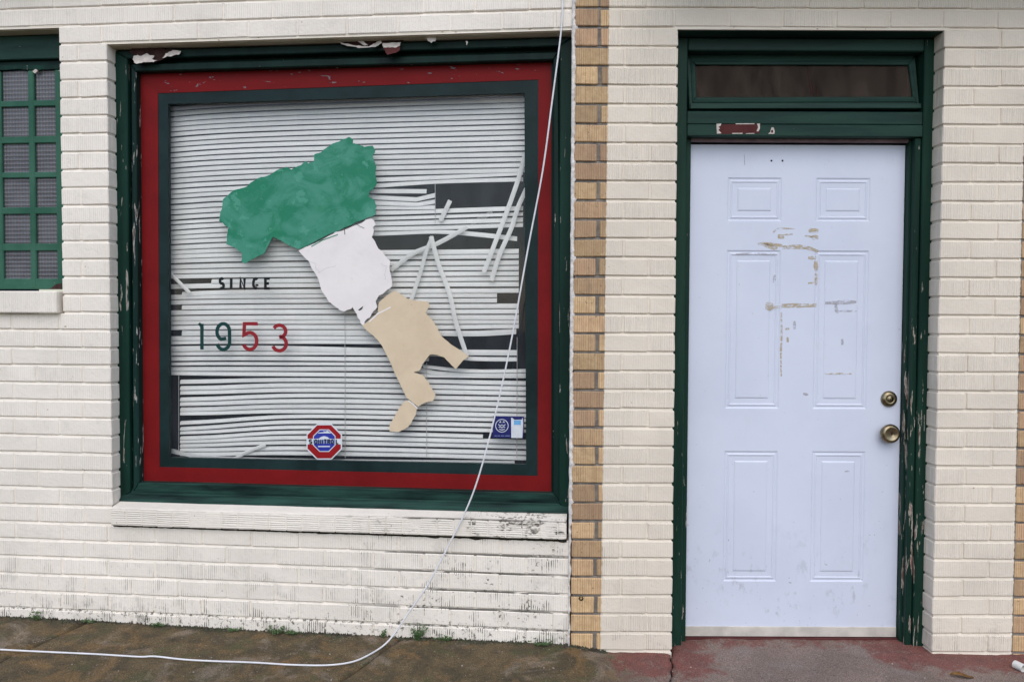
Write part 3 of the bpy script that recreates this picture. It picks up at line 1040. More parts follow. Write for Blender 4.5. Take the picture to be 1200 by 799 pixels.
for k in range(0, 68):
    x0, x1 = 197.5, 615.0
    if k >= 29: x1 = 608
    if k >= 48: x1 = 612
    if k >= 52: x1 = 617
    pts = None
    tilt = (1.0 if k < 45 else .92) + rnd(-.03, .03)
    if k == 15: pts = [(x0, nom(k, x0)), (250, nom(k, 250)), (330, nom(k, 330)), (430, 211), (520, 207.5), (613, 203)]
    elif k == 16: pts = [(x0, nom(k, x0)), (250, nom(k, 250)), (330, nom(k, 330)), (430, 217.5), (470, 215.5), (520, 212.5), (613, 210)]
    elif k == 17: pts = [(x0, nom(k, x0)), (250, nom(k, 250)), (330, nom(k, 330)), (430, 224.5), (500, 224.5)]
    elif k == 18: pts = [(x0, nom(k, x0)), (250, nom(k, 250)), (330, nom(k, 330)), (430, 231), (488, 234), (510, 229)]
    elif k == 19: pts = [(x0, nom(k, x0)), (250, nom(k, 250)), (330, nom(k, 330)), (430, 237), (490, 239.5), (510, 236)]
    elif k == 20: pts = [(x0, nom(k, x0)), (250, nom(k, 250)), (330, nom(k, 330)), (435, 243), (510, 243)]
    elif k == 21: pts = [(x0, nom(k, x0)), (250, nom(k, 250)), (330, nom(k, 330)), (440, 249), (520, 247), (613, 244)]
    elif k == 22: pts = [(x0, nom(k, x0)), (250, nom(k, 250)), (330, nom(k, 330)), (440, 255.5), (520, 253.5), (613, 250.5)]; tilt = .8
    elif k == 23: pts = [(x0, nom(k, x0)), (250, nom(k, 250)), (330, nom(k, 330)), (440, 262), (613, 257.5)]
    elif k == 24: pts = [(x0, nom(k, x0)), (250, nom(k, 250)), (330, nom(k, 330)), (440, 268), (613, 263.5)]
    elif k == 25: pts = [(x0, nom(k, x0)), (250, nom(k, 250)), (330, nom(k, 330)), (435, 274), (510, 271.5), (560, 275), (606, 280)]
    elif k in (26, 27, 28): x1 = 428
    elif k in (37, 38): x1 = 582.5
    elif k == 43: pts = [(x0, nom(k, x0)), (250, nom(k, 250)), (330, nom(k, 330)), (500, nom(k, 500)), (608, 382)]
    elif k == 44: pts = [(x0, nom(k, x0)), (250, nom(k, 250)), (330, nom(k, 330)), (500, 390), (560, 390.5), (605, 388)]; tilt = 1.2
    elif k in (45, 46): x1 = 505
    elif k == 47: pts = [(x0, nom(k, x0)), (250, nom(k, 250)), (330, nom(k, 330)), (500, 412), (606, 413.5)]; tilt = 1.15
    elif k == 48: pts = [(x0, nom(k, x0)), (250, nom(k, 250)), (330, nom(k, 330)), (500, nom(k, 500)), (550, 420), (606, 421)]; tilt = .9
    elif k == 49: x1 = 503
    elif k == 50: pts = [(x0, nom(k, x0)), (250, nom(k, 250)), (330, nom(k, 330)), (480, nom(k, 480)), (500, 430), (550, 434.5), (617, 434)]; tilt = .7
    elif k == 51: pts = [(x0, nom(k, x0)), (250, nom(k, 250)), (330, nom(k, 330)), (480, nom(k, 480)), (520, 438), (617, 439)]
    if k in (34,): x0 = 248
    if k in (36, 39, 44): x0 = 213.5
    if k == 34: pts = [(248, nom(34, 248) + 1.0), (615 - 7, yr(34))]
    if k == 36: pts = [(213.5, nom(36, 213.5) + 2.0), (300, nom(36, 300) + .4), (608, yr(36))]
    if k == 44: pts[0] = (213.5, yl(k) + 1)
    if k == 35: pts = [(197.5, yl(35) + 1.5), (300, nom(35, 300)), (608, yr(35))]; tilt = 1.05
    if k >= 53:
        dz = [4.5, 5.8, 5.2, 6.6, 5.8, 6.6, 5.0, 10.6, 11.2, 9.8, 10.2, 7.6, 7.2, 5.0, 4.4][k - 53]
        pts = [(211.5, yl(k) + dz - .6), (250, nom(k, 250) + dz * .72), (300, nom(k, 300) + dz * .30), (345, nom(k, 345) + dz * .06), (420, nom(k, 420)), (x1, yr(k) + (1.5 if k < 60 else 0.6))]
        tilt = .90 + rnd(-.08, .05)
        if k == 63: pts[-1] = (566, pts[-1][1])
    if pts is None: pts = [(x_, nom(k, x_)) for x_ in (x0, x0 + 35, x0 + 80, x0 + 150, (x0 + 150 + x1) / 2, x1)]
    jit = rnd(-.45, .45) + {36: .8, 39: .9, 46: -1.0, 47: .8, 41: .7, 30: -.5, 33: .6}.get(k, 0)
    if 60 <= k <= 66: tilt *= .92
    pts = [(a_, b_ + jit * (1 if a_ < 450 or 29 < k < 43 else .4)) for a_, b_ in pts]
    slat_mesh(pts, tilt, k in (17, 18, 19, 20), k).obj('slat', M['slat'], parent=blind, smooth=True)
# bottom rail: sagging at the left
rp = spline([(u, 0, z) for u, z in pix(FL, DB, [(198.5, 527.5), (212, 530.5), (236, 534.5), (300, 538.5), (400, 540.5), (520, 541.5), (603, 542)])], 5)
mb = MB(); vs = []
for p in rp: vs += [(p.x, DB - 0.008, p.z - 0.009), (p.x, DB - 0.009, p.z + 0.008), (p.x, DB + 0.006, p.z + 0.010), (p.x, DB + 0.006, p.z - 0.009)]
nn = len(rp)
fs = [(i * 4 + j, i * 4 + (j + 1) % 4, (i + 1) * 4 + (j + 1) % 4, (i + 1) * 4 + j) for i in range(nn - 1) for j in range(4)]
fs += [(0, 3, 2, 1), ((nn - 1) * 4, (nn - 1) * 4 + 1, (nn - 1) * 4 + 2, (nn - 1) * 4 + 3)]
mb.add(vs, fs).obj('bottom_rail', M['slat'], parent=blind)
p0, p1 = pix(FL, DB, [(197, 121), (615, 105)])
MB().box(p0[0], p1[0], DB - 0.015, DB + 0.02, p0[1] + 0.008, p0[1] + 0.035).obj('head_rail', M['slat'], parent=blind)
for (xa, ya, xb, yb) in ((209.5, 440, 209.5, 527), (404, 300, 404.5, 536), (510, 215, 510, 262), (500, 425, 500, 536), (606, 395, 606, 424), (606, 424, 605.5, 536)):
    a, b2 = pix(FL, DB - 0.010, [(xa, ya), (xb, yb)])
    tube([(a[0], DB - 0.010, a[1]), (b2[0], DB - 0.010, b2[1])], 0.0014, 5).obj('ladder_cord', M['cord'], parent=blind)


# loose slats caught between the blind and the glass
def loose(pts_px, w, d, label):
    pts = pix(FL, d, pts_px)
    P = spline([(u, 0, z) for u, z in pts], 5) if len(pts) > 2 else [Vector((u, 0, z)) for u, z in pts]
    L = [Vector((p.x, p.z)) for p in P]
    mb = MB(); vs = []
    n = len(L)
    for i, p in enumerate(L):
        t = (L[min(i + 1, n - 1)] - L[max(i - 1, 0)]).normalized(); nn = Vector((-t.y, t.x)) * w / 2
        for f, dd in ((-1, 0.0012), (-.4, -.0003), (.4, -.0003), (1, 0.0012)):
            q = p + nn * f; vs.append((q.x, d + dd, q.y))
        for f, dd in ((1, 0.0018), (-1, 0.0018)):
            q = p + nn * f; vs.append((q.x, d + dd, q.y))
    fs = [(i * 6 + j, (i + 1) * 6 + j, (i + 1) * 6 + (j + 1) % 6, i * 6 + (j + 1) % 6) for i in range(n - 1) for j in range(6)]
    fs += [(5, 4, 3, 2, 1, 0), tuple((n - 1) * 6 + j for j in range(6))]
    c = sum(L, Vector((0, 0))) / n
    mb.add(vs, fs).obj('blind_slat', M['slat'], F=FL, base=(c.x, d, min(p.y for p in L)), label=label, cat='blind slat', group='loose slats of the broken blind')


SW = 0.0205
loose([(615, 181), (608, 208), (594, 248), (578, 290), (567, 319)], SW, 0.172, 'long loose slat hanging from the upper right edge, left one of the leaning pair')
loose([(617, 221), (607, 243), (599, 268), (586, 297), (575.5, 329)], SW, 0.176, 'loose white slat leaning right of its twin beside the dark upper gap')
loose([(527.5, 235), (516, 259)], SW, 0.184, 'short stub of slat standing up into the upper dark gap')
loose([(547, 266), (531, 275.5), (508, 287.5), (484, 297), (458, 316.5)], SW, 0.178, 'loose slat slanting down left to the edge of the white painted patch')
loose([(577, 249), (552, 262)], SW, 0.214, 'short slat end poking out behind the slats right of the upper gap')
loose([(506.5, 277), (499, 296), (493.5, 316), (482, 351)], SW * .85, 0.174, 'narrow loose slat leaning down to the top edge of the tan patch')
loose([(505, 277), (514, 310), (527, 345), (534, 377), (547, 417)], SW, 0.170, 'longest loose slat running down to the tip of the tan patch')
loose([(197, 318), (208, 329), (222, 343)], SW * .8, 0.172, 'small loose slat at the left edge above the year lettering')
loose([(274, 538), (290, 529), (311, 521)], SW * .8, 0.184, 'twisted slat end lying on the bottom rail near the left corner')

# ------------------------------------------------------------------ boot shaped paint film on the glass
GF = 0.1440
boot = thing('map_silhouette', 'peeling boot shaped map in green, white and tan on the window glass', 'window decal', FL, (*at(FL, 420, 500, GF)[:1], GF, at(FL, 420, 500, GF)[1]))
GREENP = [(409, 160.6), (414.5, 164), (413, 168), (421, 170), (427, 172), (437, 171), (440, 175.5), (437, 184), (439, 190), (441, 196), (440, 205), (442, 215), (438, 221), (432.5, 225.5), (432.5, 231), (439, 235), (441, 241.5), (440, 252), (432.5, 255), (416.6, 260.6), (404, 267), (384.7, 275.5), (350.6, 292.5), (340, 288), (329, 282), (320, 277.6), (315.5, 286), (310, 297), (297.4, 303), (287, 309), (283.6, 306), (283.6, 297), (275, 290), (265.5, 286), (266.6, 275.5), (267.7, 267), (257, 258.5), (258, 252), (261, 241.5), (262, 233), (274, 223.4), (289, 219), (296, 213), (306, 207.4), (313.4, 206.4), (325, 200), (335.7, 195.7), (341, 199), (352.8, 194), (358, 189.4), (362, 191.5), (367.7, 189.4), (368.7, 180.9), (376, 178.7), (386.8, 170), (397.4, 166)]
WHITEP = [(350.5, 294), (374, 282.5), (390, 274.5), (401, 271), (418, 263), (434.6, 256), (439.7, 258.5), (438, 267), (436.3, 277), (441.4, 287), (450, 299), (457.6, 305.7), (456.6, 317.6), (459.3, 336), (451.5, 341), (441.4, 350.7), (442, 360), (436, 368), (429.5, 375), (423.8, 381), (419.4, 371.6), (413.6, 359.8), (404, 365), (395.7, 362), (385.6, 353), (377, 339.5), (370.4, 322.6), (362, 307.4)]
TANP = [(463.3, 340.5), (470, 344.6), (478.5, 350.7), (488.6, 352.4), (501.5, 353), (503.9, 358), (498.8, 366.6), (505.5, 373.3), (512.3, 383.4), (517.4, 393.6), (529.2, 403.7), (549.5, 417), (542.7, 422.3), (534.3, 432.4), (527.5, 425.7), (520.8, 419), (512.3, 415.5), (503.9, 415.5), (497, 424), (492, 434), (484.5, 436.3), (495.4, 439), (502, 447.6), (510.6, 462.8), (507.2, 469.6), (498.8, 471.3), (490.3, 476.3), (483.6, 471.3), (476.8, 466), (468.4, 449), (458, 425.7), (448, 405.4), (441.4, 397), (427.8, 385), (425, 381.5), (431, 376.7), (443, 366), (444, 354), (454.9, 345)]
TOEP = [(476, 468.5), (482, 472), (488.6, 477.5), (487, 486.5), (478.5, 500), (466.7, 506), (456.6, 505), (456.6, 498), (463.3, 486.5), (470, 475)]


for nm, poly, mt, th, amp in (('green_film', GREENP, 'bootgreen', .0022, 1.0), ('white_film', WHITEP, 'bootwhite', .0016, 2.6), ('tan_film', TANP, 'boottan', .0024, .6), ('tan_film', TOEP, 'boottan', .0022, .6)):
    MB().prism(pix(FL, GF, ragged(poly, amp)), GF - th, GF).obj(nm, M[mt], parent=boot, tri=True,
                                                               label={'green_film': 'weathered green upper film', 'white_film': 'flaking white middle film'}.get(nm) or ('tan toe piece broken off below' if poly is TOEP else 'tan leg piece'))
for pts in ([(372, 320), (383, 314), (390, 313), (394, 311)], [(447, 309), (453, 313), (451, 322), (452, 328)], [(362, 306), (370, 309), (371, 315), (375, 320)]):
    MB().ribbon(pix(FL, GF, ragged(pts, 1.6, 4)[:-3]), .0016, GF - .0022, GF - .0014).obj('hairline_crack', M['flakegrey'], parent=boot)
# cracks and green smears on the white film
for pts, w in (([(403.8, 269), (404.3, 275)], .0026), ([(418, 262), (421, 265), (427, 267.5)], .0016), ([(505.5, 0), (505, 0)], 0)):
    if w: MB().ribbon(pix(FL, GF, pts), w, GF - .0030, GF - .0015).obj('crack', M['slate'], parent=boot)
MB().ribbon(pix(FL, GF, [(365, 289), (378, 281.5), (396, 275)]), .004, GF - .0029, GF - .0015).obj('paint_smear', M['bootgreen'], parent=boot)
MB().ribbon(pix(FL, GF, [(478, 469), (484, 473), (489.5, 478.5)]), .005, GF - .0031, GF - .0015).obj('torn_edge', M['bootwhite'], parent=boot)
MB().prism(pix(FL, GF, [(420, 363), (426, 358.5), (424.5, 362), (421, 364)]), GF - .003, GF - .0015).obj('crack', M['slate'], parent=boot)
MB().ribbon(pix(FL, GF, [(433, 377), (443, 367.5), (458, 360)]), .006, GF - .0033, GF - .0015).obj('torn_edge', M['bootwhite'], parent=boot)

# ------------------------------------------------------------------ lettering on the glass


def arc(cx, cy, rx, ry, a0, a1, n=12):
    return [(cx + rx * math.cos(math.radians(a0 + (a1 - a0) * i / n)), cy + ry * math.sin(math.radians(a0 + (a1 - a0) * i / n))) for i in range(n + 1)]


# glyph strokes in a unit box, y up
GLYPH = {
    'S': [arc(.5, .74, .42, .26, 35, 250, 9)[:] + arc(.5, .26, .42, .26, 80, -145, 9)],
    'I': [[(.5, 0), (.5, 1)]],
    'N': [[(.08, 0), (.08, 1), (.92, 0), (.92, 1)]],
    'C': [arc(.52, .5, .44, .5, 48, 312, 14)],
    'E': [[(.95, 1), (.1, 1), (.1, 0), (.95, 0)], [(.1, .5), (.8, .5)]],
    'O': [arc(.5, .5, .42, .5, 90, 450, 18)],
    'T': [[(0, 1), (1, 1)], [(.5, 1), (.5, 0)]],
    'R': [[(.1, 0), (.1, 1), (.6, 1)] + arc(.6, .75, .3, .25, 90, -90, 7) + [(.1, .5)], [(.5, .5), (.95, 0)]],
    'L': [[(.1, 1), (.1, 0), (.9, 0)]],
    '1': [[(.05, .93), (.45, 1.0)], [(.62, 1.0), (.62, 0)]],
    '9': [arc(.5, .70, .44, .30, -62, 180, 4)[:1] + arc(.5, .69, .45, .31, 250, -10, 14) + arc(.5, .30, .45, .30, 5, -165, 10)],
    '5': [[(1, 1), (.12, 1), (.08, .56)] + arc(.48, .33, .46, .33, 128, -155, 14)],
    '3': [arc(.45, .76, .48, .24, 150, -75, 11) + [(.45, .53)], [(.45, .53)] + arc(.45, .28, .52, .28, 80, -160, 12)],
}


def glyph(ch, x0, y0, x1, y1, w_px, mat, parent, name, F=FL, d=GF, th=.0016, label=None):
    mb = MB()
    wm = w_px / 262.0
    for st in GLYPH[ch]:
        pts = [(x0 + p[0] * (x1 - x0), y1 - p[1] * (y1 - y0)) for p in st]
        mb.ribbon(pix(F, d, pts), wm, d - th, d)
    return mb.obj(name, mat, parent=parent, label=label)


lt = thing('word_lettering', 'black capital letters reading SINCE on the window glass', 'lettering', FL, (at(FL, 287, 339, GF)[0], GF, at(FL, 287, 339, GF)[1]))
for ch, a, b2 in (('S', 257.5, 262.5), ('I', 269, 273), ('N', 281.5, 287), ('C', 296.5, 302.5), ('E', 310.5, 316.5)):
    glyph(ch, a, 326.4, b2, 338.0, 3.3, M['blackpaint'], lt, 'letter')
# the damaged C keeps a short bar, like a G
MB().ribbon(pix(FL, GF, [(299.5, 334.2), (302.8, 334.2)]), 2.4 / 262, GF - .0017, GF).obj('letter_scrap', M['blackpaint'], parent=lt)
yt = thing('year_lettering', 'large numerals 1953 on the glass, first two green and last two red', 'lettering', FL, (at(FL, 287, 411, GF)[0], GF, at(FL, 287, 411, GF)[1]))
for ch, a, b2, mt in (('1', 233, 239, 'greenletter'), ('9', 253.5, 270, 'greenletter'), ('5', 284.5, 302, 'redletter'), ('3', 320.5, 336, 'redletter')):
    glyph(ch, a, 379.3 if ch != '3' else 381, b2, 409.5 if ch not in '3' else 411, 4.3, M[mt], yt, 'numeral', label=('dark green numeral' if mt == 'greenletter' else 'red numeral'))

# octagonal security sticker
oc = at(FL, 380, 517.5, GF)
stk = thing('security_sticker', 'red and blue octagonal security sticker at the bottom of the glass', 'sticker', FL, (oc[0], GF, oc[1] - .08))


def octagon(cx, cy, r):
    return [(cx + r * math.cos(math.radians(22.5 + 45 * i)) / math.cos(math.radians(22.5)), cy + r * math.sin(math.radians(22.5 + 45 * i)) / math.cos(math.radians(22.5))) for i in range(8)]


def sp(poly, d0, d1, mat, name, parent): MB().prism(pix(FL, GF, poly), d0, d1).obj(name, mat, parent=parent, tri=True)


sp(octagon(380, 517.4, 20.8), GF - .0010, GF, M['signwhite'], 'sticker_back', stk)
sp(octagon(380, 517.4, 19.4), GF - .0015, GF - .0008, M['signred'], 'red_octagon', stk)
sp([(360.4, 513.8), (399.6, 513.8), (399.6, 520.4), (360.4, 520.4)], GF - .0020, GF - .0013, M['signwhite'], 'white_band', stk)
sp(octagon(380.2, 516, 13.1), GF - .0024, GF - .0013, M['signwhite'], 'octagon_border', stk)
sp(octagon(380.2, 516, 12.2), GF - .0028, GF - .0013, M['signblue'], 'blue_octagon', stk)
sp([(374, 513.6), (376, 511.7), (380, 510.6), (384, 511.7), (386.5, 513.8), (392, 514.2), (392, 515), (368, 515), (368, 514)], GF - .0031, GF - .0026, M['signwhite'], 'emblem', stk)
sp([(373, 506.6), (380, 506), (379, 504), (381, 505.4), (384.5, 504.2), (386, 506), (388, 506.5), (388, 507.4), (373, 507.4)], GF - .0031, GF - .0026, M['signwhite'], 'emblem', stk)
sp([(373, 522.2), (387, 522.2), (387, 523.4), (373, 523.4)], GF - .0031, GF - .0026, M['signwhite'], 'small_print', stk)
sp([(367.5, 514.8), (392.8, 514.8), (392.8, 519.4), (367.5, 519.4)], GF - .0033, GF - .0026, M['signband'], 'white_band', stk)
for ch, a, b2 in (('S', 362.4, 366.0), ('O', 368.8, 372), ('N', 373.2, 376.2), ('I', 377.2, 379), ('T', 380, 383), ('R', 384.2, 387), ('O', 388.2, 391.2), ('L', 394, 397)):
    glyph(ch, a, 514.9, b2, 519.5, 1.3, M['blackpaint'], stk, 'letter', th=.0040)

# navy sticker with a white card
nc = at(FL, 596, 500, GF)
st2 = thing('notice_sticker', 'navy sticker with round emblem and white card in the lower right glass', 'sticker', FL, (nc[0], GF, nc[1] - .05))
sp([(578, 487.2), (614, 487.8), (613.6, 513), (577.2, 512.6)], GF - .0010, GF, M['signnavy'], 'sticker_back', st2)
sp([(599, 489.3), (612.6, 489.3), (613.2, 496), (612.2, 513), (599.2, 512.8)], GF - .0016, GF - .0008, M['signwhite'], 'white_card', st2)
sp([(602.3, 492.2), (610.4, 492.2), (610.4, 497.6), (602.3, 497.6)], GF - .0021, GF - .0013, M['signsky'], 'blue_square', st2)
sp([(599, 488.0), (612, 488.2), (611.6, 491.4), (603, 491.6)], GF - .0020, GF - .0013, M['signnavy'], 'blue_header', st2)
MB().ribbon(pix(FL, GF, arc(588.2, 498.6, 7.4, 7.4, 0, 360, 24)), .0028, GF - .0016, GF - .0008).obj('emblem_ring', M['signwhite'], parent=st2)
for pts in ([(585.4, 495), (586.4, 493.5), (587.2, 495)], [(589.4, 495), (590.4, 493.5), (591.4, 495)], [(584, 497), (586, 498.6), (588.2, 497.6), (590.4, 498.6), (592.4, 497)], [(584.4, 500.4), (586.6, 499.8), (588.2, 501), (590, 499.8), (592, 500.6)], [(585, 502.6), (588.2, 503.6), (591.4, 502.6)]):
    MB().ribbon(pix(FL, GF, pts), .0030, GF - .0016, GF - .0008).obj('emblem', M['signwhite'], parent=st2)
for a, b2 in ((579.6, 582), (583, 586), (587, 591), (592, 597.5)):
    MB().ribbon(pix(FL, GF, [(a, 510.4), (b2, 510.4)]), .0022, GF - .0016, GF - .0008).obj('small_print', M['signgrey'], parent=st2)

# ------------------------------------------------------------------ small paned window at the left edge
DS = 0.075
sw = thing('paned_window', 'small green steel window with many obscured panes at the left edge', 'window', FL, (uS - 0.4, DS, zS1))
uSR = uS + 0.002
z_head0 = at(FL, 60, 82, DS)[1]; z_head1 = zts - 0.005
MB().box(uEndL, uSR, DS - 0.005, 0.13, at(FL, 40, 70, DS)[1], z_head1).obj('head_board', M['green_head'], parent=sw, bevel=.004)
MB().box(uEndL, uSR, DS + 0.015, 0.13, z_head0, at(FL, 40, 70, DS)[1] - .001).obj('head_board', M['green'], parent=sw, bevel=.003)
# uneven bead under the head
tb = MB(); P = pix(FL, DS - .004, ragged([(-130, 77.5), (-60, 77.5), (0, 77.5), (30, 77), (71, 76.5), (71, 81), (55, 81.5), (40, 82.5), (20, 81.5), (0, 82.5), (-60, 82.5), (-130, 82.5)], .9, 5))
tb.prism(P, DS - .006, DS + .004).obj('torn_bead', M['green_worn'], parent=sw, tri=True)
tb = MB(); P = pix(FL, DS - .012, ragged([(38, 83.5), (42, 81.5), (44, 83.5), (41, 86.5)], .5, 3))
tb.prism(P, DS - .013, DS - .005).obj('paint_flake', M['flake'], parent=sw, tri=True)
cw = 42.0
rows = [(83, 118), (125, 160), (168, 202), (208.5, 243), (251, 285.5), (294, 326.5)]
cols = [(-124, -90), (-81.5, -48), (-39.5, -4), (3, 34.5), (41.5, 66)]
zb_rail = at(FL, 40, 338, DS)[1]
for i in range(len(cols)):
    xa = cols[i][1]; xb = cols[i + 1][0] if i + 1 < len(cols) else 75
    a, b2 = at(FL, xa, 210, DS)[0], at(FL, xb, 210, DS)[0]
    if i + 1 == len(cols): b2 = uSR
    MB().box(a, b2, DS - .004, DS + .022, zb_rail, z_head0 - .001).obj('muntin' if i + 1 < len(cols) else 'side_rail', M['steelgreen'], parent=sw, bevel=.004)
for j in range(6):
    za = at(FL, 40, rows[j][1], DS)[1]
    zb = at(FL, 40, rows[j + 1][0] if j < 5 else 339, DS)[1]
    MB().box(uEndL, uSR - .001, DS - .0025, DS + .020, zb, za).obj('muntin' if j < 5 else 'bottom_rail', M['steelgreen'], parent=sw, bevel=.003)
    for ca, cb in cols:
        a = at(FL, ca, sum(rows[j]) / 2, DS)[0] - .004; b2 = at(FL, cb, sum(rows[j]) / 2, DS)[0] + .004
        zlo = za - .003; zhi = at(FL, 40, rows[j][0], DS)[1] + .003
        MB().box(a, b2, DS + .010, DS + .016, zlo, zhi).obj('pane', M['wired'], parent=sw)
q = pix(FL, DS - .006, [(58, 339), (66, 333), (72, 332), (72, 339)])
MB().prism(q, DS - .0065, DS + .002).obj('rust_hole', M['rawbrown'], parent=sw)

# ------------------------------------------------------------------ door frame and transom
DF = 0.085
DD = 0.165
fr = thing('door_frame', 'dark green chipped wooden door frame with a narrow transom light above', 'door frame', FR, (at(FR, 930, 740, DD)[0], DF, 0))
X = lambda px, py, d: at(FR, px, py, d)[0]
Z = lambda px, py, d: at(FR, px, py, d)[1]
zfoot = -0.02
jl0, jl1 = xDL - 0.03, X(802.5, 400, DF)
MB().box(jl0, jl1, DF, 0.24, zfoot, ztd - .006).obj('jamb', M['green_jamb'], parent=fr, bevel=.004)
jr0, jr1 = X(1077, 400, DF), xDR + 0.03
MB().box(jr0, jr1, DF, 0.24, zfoot, ztd - .006).obj('jamb', M['green_jamb'], parent=fr, bevel=.004, label='right jamb with bare chipped lock edge')
zh = Z(930, 59.5, DF)
MB().box(jl1 + .001, jr0 - .001, DF + .003, 0.24, zh, ztd - .007).obj('head_board', M['green_head'], parent=fr, bevel=.004)
zt1, ztm, zt0 = Z(930, 130.5, DF), Z(930, 145.8, DF), Z(930, 160, DF)
MB().box(jl1 + .001, jr0 - .001, DF + .004, 0.24, ztm + .0008, zt1).obj('transom_bar', M['green_head'], parent=fr, bevel=.003)
MB().box(jl1 + .001, jr0 - .001, DF + .0015, 0.24, zt0, ztm - .0008).obj('transom_bar', M['green_head'], parent=fr, bevel=.003)
# door stops behind the jambs and the pink weatherstrip over the door
sr0 = X(1058.6, 400, DD - .012)
MB().box(X(1067, 400, DF + .02), jr0 - .001, DF + .014, DD - .035, zfoot, zt0 - .001).obj('door_stop', M['green_jamb'], parent=fr, bevel=.003)
MB().box(sr0, jr0 - .001, DD - .034, 0.235, zfoot, zt0 - .001).obj('door_stop', M['green_jamb'], parent=fr, bevel=.003)
sl1 = X(806.0, 400, DD - .012)
MB().box(jl1 + .001, max(sl1, jl1 + .006), DD - .034, 0.235, zfoot, zt0 - .001).obj('door_stop', M['green_jamb'], parent=fr, bevel=.002)
zp1, zp0 = Z(930, 162.5, DD - .03), Z(930, 166.5, DD - .03)
MB().box(max(sl1, jl1 + .006) + .001, sr0 - .001, DD - .030, DD - .010, zp0, zp1).obj('weatherstrip', M['pink'], parent=fr, bevel=.002)
MB().box(max(sl1, jl1 + .006) + .001, sr0 - .001, DD - .008, 0.235, Z(930, 168.5, DD), zt0).obj('head_stop', M['dark'], parent=fr)
# scar of a lost number plate, with white paint chips
SCD = DF + .0012
sc_ = pix(FR, SCD, [(841, 146), (890.5, 145.3), (890, 156.6), (841.5, 157.3)])
MB().prism(sc_, SCD - .0008, SCD + .001).obj('number_scar', M['scar'], parent=fr)
for poly in ([(839.5, 145.5), (845.5, 145), (844, 148), (842, 148.5), (843.5, 151), (841.5, 152.5), (845.6, 156.5), (840, 157)],
             [(887, 145.2), (890.6, 145.2), (890.4, 151), (888.5, 154.5), (886.5, 154), (888.4, 149.5)],
             [(900, 157.2), (902.5, 155), (904, 149.5), (906.5, 149.6), (907.8, 154), (907.2, 157.2)],
             [(862, 145.0), (884, 144.8), (884, 145.9), (862, 146)], [(858, 156.2), (870, 156.0), (870, 157.2), (858, 157.2)], [(874, 156.6), (884, 156.2), (884, 157), (874, 157.2)]):
    MB().prism(pix(FR, SCD, poly), SCD - .0014, SCD).obj('paint_chip', M['flake'], parent=fr, tri=True)
MB().prism(pix(FR, SCD, [(903.5, 153), (905.5, 152.6), (906, 155.6), (903.6, 156)]), SCD - .0018, SCD).obj('paint_chip', M['scar'], parent=fr)

# tilted transom sash
D0, D1 = DF + .022, DF + .060                 # bottom and top depth of the sash face


def tpt(px, py, off=0.0):
    """point of the tilted sash plane under a photo pixel"""
    t = (128 - py) / (128 - 64); d = D0 + (D1 - D0) * t + off
    u, z = at(FR, px, py, d); return (u, d, z)


ts = {'o': [(804.5, 64), (1072.5, 64), (1078, 128), (808, 128)], 'i': [(815, 76), (1065, 76.5), (1070, 113.5), (816, 114)]}
first = None
for i in range(4):
    j = (i + 1) % 4
    q = [ts['o'][i], ts['o'][j], ts['i'][j], ts['i'][i]]
    f = [tpt(*p_) for p_ in q]; bk = [(a, b_ + .028, c) for a, b_, c in f]
    mb = MB().add(f + bk, [(3, 2, 1, 0), (4, 5, 6, 7), (0, 1, 5, 4), (1, 2, 6, 5), (2, 3, 7, 6), (3, 0, 4, 7)])
    mb.obj('transom_rail', M['green_head'], parent=fr, bevel=.003)
B_ = [(809.5, 70.5), (1069, 70.5), (1074.5, 119.5), (811.5, 120)]
for i in range(4):
    j = (i + 1) % 4
    q = [B_[i], B_[j], ts['i'][j], ts['i'][i]]
    f = [tpt(*p_, off=(-.005 if n_ < 2 else .004)) for n_, p_ in enumerate(q)]; bk = [(a, b_ + .012, c) for a, b_, c in f]
    MB().add(f + bk, [(3, 2, 1, 0), (4, 5, 6, 7), (0, 1, 5, 4), (1, 2, 6, 5), (2, 3, 7, 6), (3, 0, 4, 7)]).obj('glazing_bead', M['green_head'], parent=fr, bevel=.0015)
# raised bead along the foot rail
f = [tpt(*p_, off=-.006) for p_ in [(809, 121), (1080, 121), (1080, 127), (809, 127.5)]]
bk = [(a, b_ + .008, c) for a, b_, c in f]
MB().add(f + bk, [(3, 2, 1, 0), (4, 5, 6, 7), (0, 1, 5, 4), (1, 2, 6, 5), (2, 3, 7, 6), (3, 0, 4, 7)]).obj('transom_bead', M['green_head'], parent=fr, bevel=.002)
f = [tpt(*p_, off=.012) for p_ in [(812, 73), (1070, 73), (1074, 117), (813, 117)]]
bk = [(a, b_ + .004, c) for a, b_, c in f]
MB().add(f + bk, [(3, 2, 1, 0), (4, 5, 6, 7), (0, 1, 5, 4), (1, 2, 6, 5), (2, 3, 7, 6), (3, 0, 4, 7)]).obj('transom_pane', M['transomglass'], parent=fr)
for xa, ya, xb, yb in ((946, 80, 951, 111), (951.5, 98, 953, 110), (957, 104, 958.5, 112), (860, 106, 860.5, 111)):
    a, b2 = tpt(xa, ya, .0105), tpt(xb, yb, .0105)
    tube([a, b2], .0012, 4).obj('scratch', M['scar'], parent=fr)

